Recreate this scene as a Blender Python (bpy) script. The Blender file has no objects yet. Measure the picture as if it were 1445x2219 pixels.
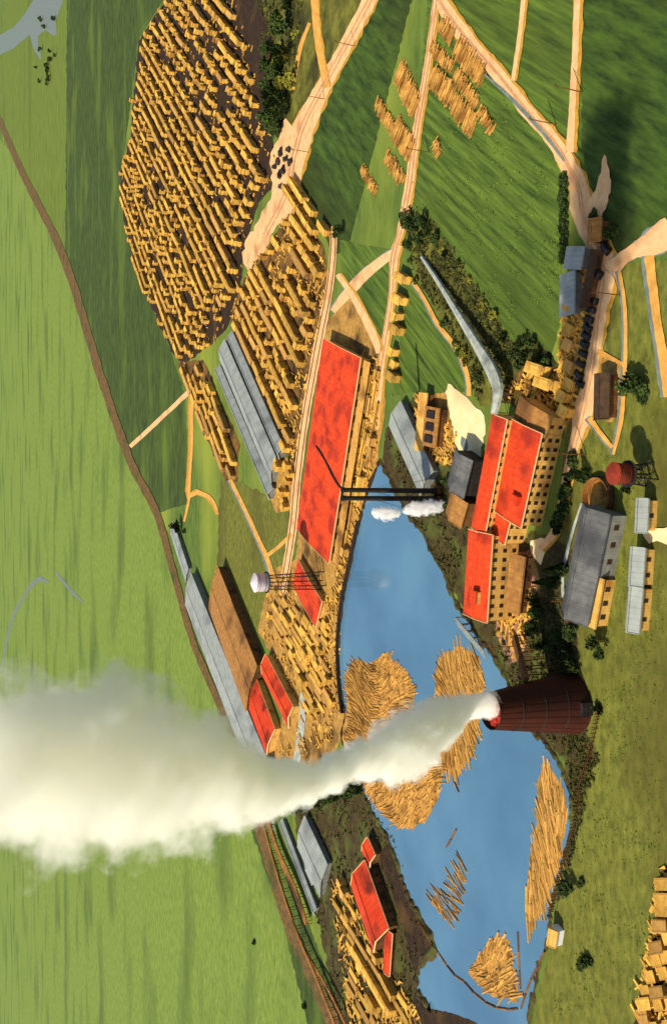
import bpy, bmesh, math, random
from math import *
from mathutils import Vector, Matrix, noise
from mathutils.geometry import tessellate_polygon
R = random.Random(7)
S = bpy.context.scene
COL = S.collection
# ------------------------------------------------------------------ camera model (aerial view, camera rolled a quarter turn)
FP = 1985.0; PITCH = radians(23.7); H = 184.0
def ray(x, y):
    a = (1109.5 - y) / FP; b = (x - 722.5) / FP
    return (a, cos(PITCH) - b * sin(PITCH), -sin(PITCH) - b * cos(PITCH))
def G(x, y, z=0.0):
    r = ray(x, y); t = (H - z) / -r[2]
    return Vector((r[0] * t, r[1] * t, z))
def PX(p):
    d = Vector(p) - Vector((0, 0, H))
    fw = Vector((0, cos(PITCH), -sin(PITCH))); up = Vector((0, sin(PITCH), cos(PITCH)))
    w = d.dot(fw)
    return (722.5 - d.dot(up) / w * FP, 1109.5 - d.x / w * FP)
def hgt(x, y, px):
    "height that, standing on the ground seen at (x,y), reaches px pixels"
    g = G(x, y); lo, hi = 0.0, 170.0
    for _ in range(40):
        m = (lo + hi) / 2
        if x - PX((g.x, g.y, m))[0] < px: lo = m
        else: hi = m
    return lo
# ------------------------------------------------------------------ materials
def lin(c):
    return tuple((v / 255 / 12.92 if v / 255 <= .04045 else ((v / 255 + .055) / 1.055) ** 2.4) for v in c) + (1,)
def sfc(c): return tuple(v * .84 for v in lin(c)[:3]) + (1,)
MATS = {}
def mat(name, c1, c2, scale=.3, stretch=(1, 1, 1), rough=.9, bump=0.0, c3=None, c3amt=.35, c3scale=None, objrand=0.0, island=0.0, seams=None, metal=0.0, detail=6, spec=.2, rot=0.0):
    if name in MATS: return MATS[name]
    m = bpy.data.materials.new(name); m.use_nodes = True; N = m.node_tree.nodes; L = m.node_tree.links
    bs = N['Principled BSDF']; bs.inputs['Roughness'].default_value = rough; bs.inputs['Metallic'].default_value = metal
    bs.inputs['Specular IOR Level'].default_value = spec
    tc = N.new('ShaderNodeTexCoord'); mp = N.new('ShaderNodeMapping'); mp.inputs['Scale'].default_value = stretch
    if rot:
        m0 = N.new('ShaderNodeMapping'); m0.inputs['Rotation'].default_value = (0, 0, rot); L.new(tc.outputs['Object'], m0.inputs['Vector']); L.new(m0.outputs[0], mp.inputs['Vector'])
    else: L.new(tc.outputs['Object'], mp.inputs['Vector'])
    n = N.new('ShaderNodeTexNoise'); n.inputs['Scale'].default_value = scale; n.inputs['Detail'].default_value = detail; n.inputs['Roughness'].default_value = .65
    L.new(mp.outputs[0], n.inputs['Vector'])
    r = N.new('ShaderNodeValToRGB'); r.color_ramp.elements[0].position = .33; r.color_ramp.elements[1].position = .67
    r.color_ramp.elements[0].color = sfc(c1); r.color_ramp.elements[1].color = sfc(c2)
    L.new(n.outputs['Fac'], r.inputs['Fac']); out = r.outputs[0]
    def mix(a, fac, b, mode='MIX'):
        x = N.new('ShaderNodeMix'); x.data_type = 'RGBA'; x.blend_type = mode
        if isinstance(fac, float): x.inputs[0].default_value = fac
        else: L.new(fac, x.inputs[0])
        L.new(a, x.inputs[6])
        if isinstance(b, tuple): x.inputs[7].default_value = b
        else: L.new(b, x.inputs[7])
        return x.outputs[2]
    if c3:
        n2 = N.new('ShaderNodeTexNoise'); n2.inputs['Scale'].default_value = c3scale or scale * .17; n2.inputs['Detail'].default_value = 5
        L.new(mp.outputs[0], n2.inputs['Vector'])
        r2 = N.new('ShaderNodeValToRGB'); r2.color_ramp.elements[0].position = 1 - c3amt - .12; r2.color_ramp.elements[1].position = 1 - c3amt + .08
        L.new(n2.outputs['Fac'], r2.inputs['Fac'])
        out = mix(out, r2.outputs[0], sfc(c3))
    if objrand or island:
        if objrand:
            oi = N.new('ShaderNodeObjectInfo').outputs['Random']
        else:
            oi = N.new('ShaderNodeNewGeometry').outputs['Random Per Island']
        am = objrand or island
        mr = N.new('ShaderNodeMapRange'); mr.inputs[3].default_value = 1 - am; mr.inputs[4].default_value = 1 + am * .35
        L.new(oi, mr.inputs[0])
        cc = N.new('ShaderNodeCombineColor'); 
        for i in range(3): L.new(mr.outputs[0], cc.inputs[i])
        out = mix(out, 1.0, cc.outputs[0], 'MULTIPLY')
    if seams:   # (axis, period, darkness)
        ax, per, dk = seams
        sp = N.new('ShaderNodeSeparateXYZ'); L.new(tc.outputs['Object'], sp.inputs[0])
        a = N.new('ShaderNodeMath'); a.operation = 'MODULO'; a.inputs[1].default_value = per
        ab = N.new('ShaderNodeMath'); ab.operation = 'ADD'; ab.inputs[1].default_value = 1000 * per
        L.new(sp.outputs[ax], ab.inputs[0]); L.new(ab.outputs[0], a.inputs[0])
        lt = N.new('ShaderNodeMath'); lt.operation = 'LESS_THAN'; lt.inputs[1].default_value = per * .16; L.new(a.outputs[0], lt.inputs[0])
        ml = N.new('ShaderNodeMath'); ml.operation = 'MULTIPLY'; ml.inputs[1].default_value = dk; L.new(lt.outputs[0], ml.inputs[0])
        out = mix(out, ml.outputs[0], tuple(v * .35 for v in lin(c1)[:3]) + (1,))
    L.new(out, bs.inputs['Base Color'])
    if bump:
        b = N.new('ShaderNodeBump'); b.inputs['Strength'].default_value = bump; b.inputs['Distance'].default_value = .4
        L.new(n.outputs['Fac'], b.inputs['Height']); L.new(b.outputs[0], bs.inputs['Normal'])
    MATS[name] = m
    return m
ST = (.22, 1, 1)      # streaks run left-right across the land
M_ground = mat('meadow', (74, 94, 34), (106, 128, 50), .16, (.4,1,1), bump=.5, c3=(140, 150, 52), c3amt=.42, c3scale=.012, detail=10)
M_light = mat('bright_meadow', (98, 120, 44), (136, 154, 64), .3, (.45, 1, 1), bump=.6, c3=(88, 108, 42), c3amt=.38, c3scale=.016, detail=12)
M_dark = mat('dark_pasture', (46, 62, 22), (78, 96, 36), .14, (.4,1,1), bump=.4, c3=(96, 116, 36), c3amt=.36, c3scale=.02, detail=10)
M_deep = mat('deep_pasture', (32, 50, 15), (78, 102, 32), .28, (.2, 1, 1), rot=radians(-50), bump=.5, c3=(50, 58, 18), c3amt=.42, c3scale=.03, detail=10)
M_field = mat('ploughed_green', (38, 60, 18), (108, 132, 44), .42, (.07, 1, 1), rot=radians(-50), bump=.4, c3=(70, 84, 24), c3amt=.40, c3scale=.025, detail=10)
M_olive = mat('olive_grass', (82, 86, 28), (130, 130, 50), .4, (.5,1,1), bump=.7, c3=(86, 80, 30), c3amt=.42, c3scale=.02, detail=10)
M_scrubland = mat('scrubland', (70, 66, 26), (128, 126, 44), .18, (.7, .7, 1), bump=.5, c3=(36, 36, 16), c3amt=.44, c3scale=.05, detail=10)
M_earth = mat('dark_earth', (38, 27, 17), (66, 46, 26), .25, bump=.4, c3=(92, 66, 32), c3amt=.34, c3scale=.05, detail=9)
M_tanearth = mat('tan_earth', (150, 108, 48), (205, 158, 78), .3, bump=.4, c3=(84, 60, 30), c3amt=.40, c3scale=.06, detail=9)
M_mud = mat('mud_bank', (46, 36, 20), (86, 72, 34), .4, bump=.5, c3=(88, 96, 40), c3amt=.4, c3scale=.09, detail=9)
M_road = mat('pale_dirt', (222, 168, 112), (246, 200, 142), .25, bump=.1, c3=(196, 138, 92), c3amt=.36, c3scale=.07, detail=9)
M_oroad = mat('orange_dirt', (206, 142, 60), (238, 180, 88), .3, bump=.1, c3=(170, 120, 52), c3amt=.34, c3scale=.08, detail=9)
M_verge = mat('road_verge', (176, 122, 40), (206, 160, 60), .5, bump=.1, detail=9)
M_ditch = mat('ditch_water', (98, 110, 104), (134, 142, 128), .3, rough=.5)
M_gravel = mat('grey_gravel', (150, 156, 146), (196, 198, 180), .5, bump=.2, c3=(108, 112, 100), c3amt=.36, c3scale=.1)
M_cream = mat('cream_sawdust', (244, 214, 150), (252, 232, 178), .2, c3=(232, 180, 128), c3amt=.4, c3scale=.05)
M_rail = mat('railbed', (84, 66, 36), (130, 98, 52), .3, bump=.3, c3=(66, 72, 30), c3amt=.38, c3scale=.05)
M_steel = mat('rail_steel', (60, 50, 44), (100, 88, 76), 2, rough=.5, metal=.4)
M_trestle = mat('trestle_timber', (120, 78, 34), (176, 118, 54), .4, c3=(80, 52, 26), c3amt=.4)
M_lum = mat('sawn_lumber', (236, 172, 64), (254, 206, 98), .6, c3=(178, 124, 58), c3amt=.42, c3scale=.25, objrand=.42, seams=(2, .55, .55))
M_lum2 = mat('weathered_lumber', (196, 142, 66), (232, 180, 96), .6, c3=(140, 100, 56), c3amt=.36, c3scale=.2, objrand=.35, seams=(2, .55, .6))
M_lumbulk = mat('lumber_bulk', (234, 170, 62), (254, 204, 96), .6, c3=(164, 112, 50), c3amt=.40, c3scale=.15, island=.35, seams=(2, .55, .55))
M_log = mat('peeled_log', (190, 136, 60), (238, 186, 96), .5, c3=(160, 108, 44), c3amt=.36, c3scale=.3, objrand=.45, rough=.8)
M_logbulk = mat('log_bulk', (178, 124, 52), (230, 174, 84), .5, c3=(150, 100, 42), c3amt=.38, c3scale=.15, island=.5, rough=.8)
M_debris = mat('bark_debris', (168, 118, 50), (216, 160, 74), 1.2, c3=(110, 78, 36), c3amt=.42, c3scale=.2, bump=.6)
M_red = mat('red_roofing', (214, 58, 22), (238, 84, 34), .5, rough=.8, c3=(166, 48, 26), c3amt=.42, c3scale=.12, seams=(0, 2.4, .22))
M_reddk = mat('red_roofing_old', (206, 56, 22), (232, 76, 32), .15, rough=.75, c3=(120, 36, 20), c3amt=.38, c3scale=.09, seams=(0, 2.4, .25))
M_grey = mat('grey_tin', (142, 148, 142), (172, 176, 166), .2, rough=.6, c3=(124, 128, 124), c3amt=.36, c3scale=.06, seams=(0, 1.6, .22))
M_greydk = mat('grey_shingle', (84, 84, 84), (118, 118, 112), .3, rough=.8, c3=(66, 66, 68), c3amt=.4, c3scale=.09, seams=(0, 1.8, .25))
M_brownroof = mat('brown_shingle', (146, 98, 48), (190, 136, 70), .4, rough=.85, c3=(112, 74, 38), c3amt=.38, c3scale=.06, seams=(0, 1.8, .25))
M_wall = mat('yellow_boards', (212, 154, 70), (240, 190, 100), .4, c3=(176, 122, 56), c3amt=.34, c3scale=.12, seams=(0, .9, .3))
M_wallbr = mat('brown_boards', (96, 62, 32), (136, 92, 48), .4, c3=(66, 42, 24), c3amt=.38, c3scale=.12, seams=(0, .9, .4))
M_wallgr = mat('grey_boards', (112, 112, 106), (146, 144, 132), .4, seams=(0, .9, .3))
M_trim = mat('pale_trim', (236, 196, 128), (250, 214, 150), .6)
M_glass = mat('dark_pane', (38, 30, 26), (66, 54, 44), .8, rough=.25, spec=.5)
M_rust = mat('rusted_plate', (56, 22, 13), (84, 36, 20), .22, (1, 1, .25), rough=.7, c3=(54, 24, 14), c3amt=.42, c3scale=.08, metal=.1)
M_iron = mat('black_iron', (30, 26, 24), (54, 46, 42), .6, rough=.7, c3=(84, 56, 40), c3amt=.2)
M_silver = mat('silver_paint', (206, 192, 196), (236, 220, 220), .5, rough=.4, c3=(170, 160, 176), c3amt=.3)
M_tankred = mat('red_tank_wood', (116, 40, 22), (156, 58, 32), .6, rough=.8, c3=(110, 40, 22), c3amt=.36)
M_bark = mat('tree_bark', (62, 46, 30), (92, 70, 44), 1.5)
M_leaf = mat('dark_leaves', (36, 52, 18), (78, 98, 34), .5, island=.45, rough=.8)
M_leafy = mat('yellow_leaves', (116, 116, 34), (160, 150, 50), .5, island=.4, rough=.8)
M_tuft = mat('scrub_leaves', (40, 42, 18), (96, 96, 38), .3, island=.5, rough=.9)
M_tuftg = mat('grass_blades', (70, 96, 26), (128, 150, 50), .2, island=.4, rough=.9)
M_carb = mat('car_paint', (28, 24, 24), (44, 38, 36), 1, rough=.35, objrand=.4, spec=.5)
M_white = mat('white_paint', (225, 225, 225), (244, 240, 230), .6)
def water():
    m = bpy.data.materials.new('pond_water'); m.use_nodes = True; N = m.node_tree.nodes; L = m.node_tree.links
    bs = N['Principled BSDF']; bs.inputs['Roughness'].default_value = .05; bs.inputs['IOR'].default_value = 1.9
    tc = N.new('ShaderNodeTexCoord'); n = N.new('ShaderNodeTexNoise'); n.inputs['Scale'].default_value = .02; n.inputs['Detail'].default_value = 5
    L.new(tc.outputs['Object'], n.inputs['Vector'])
    r = N.new('ShaderNodeValToRGB'); r.color_ramp.elements[0].position = .35; r.color_ramp.elements[1].position = .68
    r.color_ramp.elements[0].color = lin((70, 108, 134)); r.color_ramp.elements[1].color = lin((88, 128, 152))
    L.new(n.outputs['Fac'], r.inputs[0]); L.new(r.outputs[0], bs.inputs['Base Color'])
    n2 = N.new('ShaderNodeTexNoise'); n2.inputs['Scale'].default_value = .9; n2.inputs['Detail'].default_value = 4
    L.new(tc.outputs['Object'], n2.inputs['Vector'])
    b = N.new('ShaderNodeBump'); b.inputs['Strength'].default_value = .12; b.inputs['Distance'].default_value = .12
    L.new(n2.outputs['Fac'], b.inputs['Height']); L.new(b.outputs[0], bs.inputs['Normal'])
    return m
M_water = water()
def emit(name, c, s):
    m = bpy.data.materials.new(name); m.use_nodes = True; b = m.node_tree.nodes['Principled BSDF']
    b.inputs['Base Color'].default_value = lin(c); b.inputs['Emission Color'].default_value = lin(c); b.inputs['Emission Strength'].default_value = s
    return m
M_flame = emit('flame_glow', (150, 36, 12), .25)
# ------------------------------------------------------------------ mesh helpers
class MB:
    def __init__(s): s.v = []; s.f = []
    def add(s, vs, fs):
        o = len(s.v); s.v += [tuple(v) for v in vs]; s.f += [tuple(i + o for i in f) for f in fs]; return s
    def box(s, x0, x1, y0, y1, z0, z1, m=None, top=1.0):
        vs = [Vector(p) for p in ((x0, y0, z0), (x1, y0, z0), (x1, y1, z0), (x0, y1, z0), (x0, y0, z1), (x1, y0, z1), (x1, y1, z1), (x0, y1, z1))]
        if m: vs = [m @ v for v in vs]
        return s.add(vs, [(0, 3, 2, 1), (4, 5, 6, 7), (0, 1, 5, 4), (1, 2, 6, 5), (2, 3, 7, 6), (3, 0, 4, 7)])
    def tube(s, p, q, r, r2=None, n=8, cap=True):
        p = Vector(p); q = Vector(q); r2 = r if r2 is None else r2
        d = (q - p).normalized(); a = d.orthogonal().normalized(); b = d.cross(a)
        vs = [p + (a * cos(2 * pi * i / n) + b * sin(2 * pi * i / n)) * r for i in range(n)] + [q + (a * cos(2 * pi * i / n) + b * sin(2 * pi * i / n)) * r2 for i in range(n)]
        fs = [(i, (i + 1) % n, n + (i + 1) % n, n + i) for i in range(n)]
        if cap: fs += [tuple(range(n))[::-1], tuple(range(n, 2 * n))]
        return s.add(vs, fs)
    def lathe(s, prof, n=24, c=(0, 0, 0)):
        vs = []; 
        for r, z in prof:
            vs += [(c[0] + r * cos(2 * pi * i / n), c[1] + r * sin(2 * pi * i / n), c[2] + z) for i in range(n)]
        fs = [(k * n + i, k * n + (i + 1) % n, (k + 1) * n + (i + 1) % n, (k + 1) * n + i) for k in range(len(prof) - 1) for i in range(n)]
        return s.add(vs, fs)
    def mesh(s, name):
        me = bpy.data.meshes.new(name); me.from_pydata(s.v, [], s.f); me.update(); return me
    def build(s, name, m, parent=None, smooth=False):
        me = s.mesh(name); me.materials.append(m)
        if smooth: me.shade_smooth()
        o = bpy.data.objects.new(name, me); COL.objects.link(o)
        if parent: o.parent = parent
        return o
def tag(o, label=None, cat=None, group=None, kind=None):
    for k, v in (('label', label), ('category', cat), ('group', group), ('kind', kind)):
        if v: o[k] = v
    return o
def empty(name, loc, rz, label, cat, group=None):
    o = bpy.data.objects.new(name, None); COL.objects.link(o); o.location = loc; o.rotation_euler = (0, 0, rz); o.empty_display_size = .5
    return tag(o, label, cat, group)
def copy_tree(o, parent=None):
    c = o.copy(); COL.objects.link(c)
    if parent: c.parent = parent
    for ch in list(o.children): copy_tree(ch, c)
    return c
def inside(p, poly):
    x, y = p; r = False; j = len(poly) - 1
    for i in range(len(poly)):
        a, b = poly[i], poly[j]
        if (a[1] > y) != (b[1] > y) and x < (b[0] - a[0]) * (y - a[1]) / (b[1] - a[1]) + a[0]: r = not r
        j = i
    return r
LAYER = [0.0]
def nextz():
    LAYER[0] += .006; return .02 + LAYER[0]
def patch(name, pts, m, jit=3.0, label=None, z=None, kind='structure', cat=None):
    z = nextz() if z is None else z
    P = []
    for i in range(len(pts)):
        a, b = pts[i], pts[(i + 1) % len(pts)]; n = max(1, int(hypot(a[0] - b[0], a[1] - b[1]) / 9))
        for k in range(n):
            t = k / n; P.append((a[0] + (b[0] - a[0]) * t + (R.uniform(-jit, jit) if k else 0) * .7, a[1] + (b[1] - a[1]) * t + (R.uniform(-jit, jit) if k else 0)))
    V = [G(x, y) for x, y in P]
    for v in V: v.z = z
    tris = tessellate_polygon([V])
    mb = MB(); mb.v = [tuple(v) for v in V]; mb.f = [tuple(t) for t in tris]
    o = mb.build(name, m)
    bm = bmesh.new(); bm.from_mesh(o.data); 
    for f in bm.faces:
        if f.normal.z < 0: f.normal_flip()
    bm.to_mesh(o.data); bm.free()
    return tag(o, label, cat, None, kind)
def spline(pts, step=12):
    out = []
    n = len(pts)
    for i in range(n - 1):
        p0 = pts[max(i - 1, 0)]; p1 = pts[i]; p2 = pts[i + 1]; p3 = pts[min(i + 2, n - 1)]
        k = max(1, int(hypot(p2[0] - p1[0], p2[1] - p1[1]) / step))
        for j in range(k):
            t = j / k
            out.append(tuple(.5 * (2 * b + (c - a) * t + (2 * a - 5 * b + 4 * c - d) * t * t + (3 * b - a - 3 * c + d) * t ** 3) for a, b, c, d in zip(p0, p1, p2, p3)))
    out.append(tuple(pts[-1])); return out
def ribbon(name, pts, m, jit=.10, label=None, verge=None, cat=None):
    sp = spline(pts)
    if verge: ribbon_raw(name + '_verge' if name == 'road' else name, [(x + verge[0], y, w + verge[1]) for x, y, w in sp], verge[2], .16)
    return ribbon_raw(name, sp, m, jit, label)
def ribbon_raw(name, sp, m, jit, label=None):
    z = nextz(); mb = MB(); vs = []
    for i, (x, y, w) in enumerate(sp):
        a = sp[max(i - 1, 0)]; b = sp[min(i + 1, len(sp) - 1)]
        dx, dy = b[0] - a[0], b[1] - a[1]; l = hypot(dx, dy) or 1; nx, ny = -dy / l, dx / l
        for s in (-1, 1):
            ww = w / 2 * (1 + R.uniform(-jit, jit)); p = G(x + nx * ww * s, y + ny * ww * s); p.z = z; vs.append(p)
    fs = [(2 * i, 2 * i + 1, 2 * i + 3, 2 * i + 2) for i in range(len(sp) - 1)]
    mb.add(vs, fs); o = mb.build(name, m)
    bm = bmesh.new(); bm.from_mesh(o.data)
    for f in bm.faces:
        if f.normal.z < 0: f.normal_flip()
    bm.to_mesh(o.data); bm.free()
    return tag(o, label, None, None, 'structure')
# ------------------------------------------------------------------ the land
mb = MB(); X0, X1, Y0, Y1 = -6000, 6000, -400, 12000
mb.add([(X0, Y0, 0), (X1, Y0, 0), (X1, Y1, 0), (X0, Y1, 0)], [(0, 1, 2, 3)])
tag(mb.build('ground', M_ground), 'green meadow land reaching to the horizon', None, None, 'structure')
patch('field', [(-40, 240), (50, 375), (140, 560), (215, 800), (280, 990), (345, 1110), (400, 1330), (470, 1530), (560, 1790), (610, 1990), (680, 2240), (-60, 2300)], M_light, 2, 'bright green field beyond the railway')
patch('field', [(145, -30), (372, -30), (300, 90), (262, 400), (330, 640), (400, 850), (415, 1090), (345, 1110), (280, 990), (215, 800), (140, 560)], M_dark, 2, 'dark green pasture between railway and lumber yard')
patch('field', [(20, -30), (146, -30), (142, 560), (60, 390), (0, 250), (-30, 180)], M_olive if False else mat('far_meadow', (88, 104, 34), (118, 134, 46), .14, ST, bump=.3, c3=(84, 100, 30), c3amt=.36, c3scale=.01), 2, 'yellow green meadow beside the far river')
patch('field', [(545, 1800), (575, 1760), (760, 2240), (672, 2240), (610, 1990)], M_dark, 3, 'dark grass strip beside the trestle')
patch('field', [(560, -30), (900, -30), (760, 520), (725, 560), (650, 400), (660, 300)], M_deep, 3, 'dark green paddock under the plaza road')
patch('field', [(560, -30), (800, -30), (700, 190), (640, 290), (600, 300), (570, 150), (520, 40)], M_scrubland, 5, 'brown scrubland at the yard end')
patch('field', [(930, -30), (1460, -30), (1460, 340), (1300, 520), (1260, 500), (1225, 380), (1215, 700), (1190, 780), (1100, 740), (900, 560), (880, 430), (900, 300)], M_field, 3, 'deep green cultivated field')
patch('field', [(1262, -30), (1480, -30), (1480, 520), (1390, 540), (1330, 600), (1300, 480), (1260, 320)], M_deep, 3, 'dark pasture past the main road')
patch('field', [(1225, 930), (1330, 570), (1480, 560), (1480, 1280), (1440, 2240), (1150, 2240), (1200, 2000), (1240, 1750), (1235, 1500), (1200, 1400), (1210, 1150)], M_olive, 4, 'olive grass slope in the foreground')
patch('field', [(735, 520), (860, 545), (840, 760), (825, 780), (745, 610)], M_field, 2, 'small green paddock by the road fork')
patch('field', [(885, 600), (985, 760), (1015, 850), (960, 850), (900, 850), (850, 860)], M_field, 2, 'green paddock beside the orange path')
patch('field', [(480, 1030), (600, 1080), (640, 1130), (600, 1300), (560, 1400), (520, 1380), (470, 1230)], M_olive, 4, 'olive grass between shed and tracks')
patch('dark_ground', [(870, 440), (930, 470), (1010, 590), (1110, 740), (1160, 730), (1215, 800), (1200, 960), (1100, 870), (1080, 870), (1040, 880), (1015, 820), (960, 700), (900, 590)], M_scrubland, 5)
patch('dark_ground', [(835, 930), (905, 850), (990, 990), (1050, 990), (1120, 1130), (1150, 1190), (1100, 1340), (1040, 1350), (1110, 1440), (1095, 1480), (1060, 1420), (970, 1260), (900, 1130), (830, 1010)], M_mud, 4)
patch('dark_ground', [(1040, 1340), (1150, 1150), (1235, 1180), (1250, 1400), (1255, 1600), (1215, 1640), (1170, 1600), (1130, 1520), (1090, 1440)], M_mud, 5)
patch('dark_ground', [(1205, 1590), (1255, 1560), (1290, 1640), (1260, 1760), (1225, 1900), (1200, 1990), (1245, 1740)], M_mud, 5)
patch('dark_ground', [(640, 1745), (780, 1690), (840, 1780), (900, 1920), (948, 2050), (915, 2100), (930, 2160), (1045, 2240), (740, 2240), (690, 2000), (690, 1900), (640, 1800)], M_mud, 5)
# lumber yard floor
YARD1 = [(372, -20), (505, -20), (545, 90), (570, 230), (598, 330), (590, 410), (560, 440), (530, 545), (520, 640), (490, 715), (465, 740), (400, 790), (370, 760), (300, 600), (262, 440), (262, 370), (285, 290), (300, 90)]
YARD2 = [(530, 600), (560, 560), (600, 505), (640, 450), (700, 530), (712, 600), (695, 690), (672, 800), (652, 930), (638, 1010), (612, 960), (560, 820), (505, 715), (500, 690)]
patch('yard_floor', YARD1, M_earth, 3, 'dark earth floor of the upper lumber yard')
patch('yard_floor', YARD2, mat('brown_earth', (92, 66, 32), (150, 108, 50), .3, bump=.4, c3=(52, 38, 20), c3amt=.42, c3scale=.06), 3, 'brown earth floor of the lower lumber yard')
patch('yard_floor', [(385, 785), (440, 780), (520, 960), (515, 1045), (490, 1045), (425, 900)], mat('brown_earth', (1, 1, 1), (1, 1, 1)), 3)
patch('yard_floor', [(600, 985), (640, 1000), (645, 1100), (600, 1112), (585, 1080)], M_tanearth, 3)
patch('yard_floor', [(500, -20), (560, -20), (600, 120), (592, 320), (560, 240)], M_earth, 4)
patch('yard_floor', [(575, 1290), (600, 1230), (650, 1210), (700, 1300), (738, 1290), (742, 1440), (750, 1560), (720, 1660), (560, 1660), (640, 1500), (560, 1370)], M_tanearth, 3, 'tan earth landing yard between the red roofs')
patch('wharf_ground', [(705, 700), (760, 640), (830, 760), (835, 880), (815, 1020), (790, 1080), (758, 1230), (738, 1370), (690, 1370), (640, 1220), (650, 1130), (700, 1000)], M_tanearth, 3, 'tan earth wharf between long red shed and pond')
patch('yard_floor', [(1368, 2250), (1380, 2180), (1400, 2090), (1425, 1960), (1436, 1878), (1500, 1870), (1500, 2250)], M_earth, 3)
patch('yard_floor', [(1085, 850), (1140, 790), (1225, 800), (1222, 950), (1190, 945), (1110, 880)], mat('brown_earth', (1, 1, 1), (1, 1, 1)), 4)
patch('yard_floor', [(1262, 540), (1292, 545), (1275, 680), (1262, 800), (1240, 900), (1225, 940), (1222, 800), (1245, 640)], M_tanearth, 3, 'tan parking strip beside the main road')
patch('yard_floor', [(1300, 770), (1350, 790), (1345, 880), (1325, 915), (1285, 905), (1285, 800)], M_tanearth, 3)
patch('sawdust_yard', [(971, 831), (993, 847), (1018, 868), (1049, 900), (1052, 931), (1040, 996), (993, 1001), (985, 956), (959, 909), (960, 862)], M_cream, 3, 'cream sawdust clearing behind the mill')
patch('sawdust_yard', [(905, 860), (965, 850), (985, 950), (960, 1010), (935, 990), (900, 940)], M_tanearth, 3)
patch('sawdust_yard', [(1150, 1172), (1172, 1165), (1198, 1172), (1180, 1200), (1172, 1225), (1150, 1200)], M_cream, 2, 'cream sawdust spot by the mill corner')
patch('mill_yard', [(1085, 1200), (1150, 1190), (1165, 1260), (1150, 1340), (1130, 1430), (1100, 1440), (1075, 1370)], mat('mauve_dirt', (120, 84, 70), (206, 150, 110), .5, c3=(70, 48, 40), c3amt=.44, c3scale=.12, bump=.4), 4)
patch('puddle', [(1000, 945), (1012, 952), (1015, 972), (1006, 980), (998, 962)], M_ditch, 1)
patch('river', [(-20, 88), (-20, 128), (0, 120), (30, 105), (65, 75), (72, 100), (88, 130), (92, 126), (84, 96), (84, 78), (100, 65), (118, 78), (124, 75), (122, 45), (138, 0), (142, -20), (85, -20), (55, 30), (30, 60)], M_ditch, 1, 'pale blue river winding in the far distance')
for p in ([(5, 1450, 4), (25, 1350, 5), (60, 1280, 6), (88, 1254, 10), (106, 1262, 6)], [(122, 1240, 4), (150, 1275, 7), (182, 1306, 3)]):
    ribbon('stream', p, M_ditch, .2, 'thin pale stream crossing the far field')
# roads
def road(pts, m=None, label=None, verge=None, name='dirt_road'):
    return ribbon(name, pts, m or M_road, .10, label, verge)
VR = (3, 5, M_verge)
ribbon('dirt_road', [(812, -20, 30), (760, 80, 28), (700, 190, 32), (665, 262, 44), (640, 330, 52), (628, 400, 44)], M_road, .08, 'wide pale road running down to the lumber plaza', VR)
patch('plaza', [(620, 256), (640, 280), (665, 300), (660, 350), (640, 405), (634, 440), (640, 460), (600, 490), (575, 540), (548, 574), (541, 600), (527, 560), (530, 530), (560, 480), (590, 420), (587, 332), (606, 298)], M_road, 5, 'pink dirt plaza at the edge of the lumber yard')
road([(680, -20, 14), (690, 90, 14), (708, 190, 14)], M_oroad, 'orange track joining the wide road', (2, 4, M_verge))
road([(672, 50, 7), (650, 110, 9), (636, 195, 7)], M_oroad, None)
road([(947, -20, 13), (928, 130, 13), (908, 250, 15), (895, 340, 17), (886, 410, 18), (870, 490, 15), (860, 530, 10)], M_road, 'pale road beside the log decks', (3, 5, M_verge))
road([(862, 530, 20), (854, 550, 20), (850, 640, 10), (838, 720, 14), (826, 790, 16), (818, 850, 20), (812, 930, 18)], M_road, 'pale road running down to the wharf', (3, 5, M_verge))
road([(856, 545, 16), (800, 588, 22), (755, 635, 22), (722, 675, 12)], M_road, 'short pale road crossing the small paddock', (-2, 2, M_ditch))
road([(732, 595, 10), (770, 650, 13), (812, 732, 16), (822, 765, 12)], M_road, None, (3, 5, M_verge))
TR = [(724, 490, 14), (722, 560, 16), (712, 640, 18), (697, 715, 20), (679, 811, 20), (660, 921, 18), (646, 1032, 18), (636, 1139, 18), (626, 1207, 18), (612, 1290, 14)]
road(TR, M_road, 'pale track bed along the long red shed', None, 'track_bed')
road([(283, 968, 9), (330, 925, 9), (415, 845, 10)], M_road, 'pinkish lane from the yard to the railway')
road([(428, 840, 12), (417, 880, 9), (417, 960, 6), (412, 1040, 6), (411, 1075, 10), (430, 1066, 10), (452, 1075, 8), (468, 1095, 6), (474, 1115, 3)], M_oroad, 'orange lane hooking past the green field', (-3, 4, M_verge))
road([(413, 1070, 6), (405, 1110, 5), (400, 1130, 4)], M_oroad)
road([(500, 1040, 8), (530, 1100, 8), (562, 1170, 9), (578, 1205, 10), (590, 1240, 10), (598, 1270, 10)], M_oroad, 'orange path down to the silver water tower', (-3, 2, M_ditch))
road([(580, 1204, 8), (605, 1185, 8), (634, 1158, 8)], M_oroad)
road([(942, -20, 20), (985, 50, 34), (1030, 105, 30), (1087, 170, 28), (1150, 250, 28), (1200, 305, 30), (1232, 360, 38), (1255, 410, 42), (1262, 460, 48), (1284, 510, 46), (1306, 560, 50), (1306, 610, 54), (1298, 660, 42), (1292, 734, 28), (1284, 790, 26), (1274, 850, 34), (1262, 900, 44), (1252, 940, 26), (1234, 1009, 19), (1222, 1072, 18), (1212, 1125, 17), (1194, 1165, 16), (1170, 1190, 12)], M_road, 'wide pale main road curving behind the mill', (4, 6, M_verge))
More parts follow.
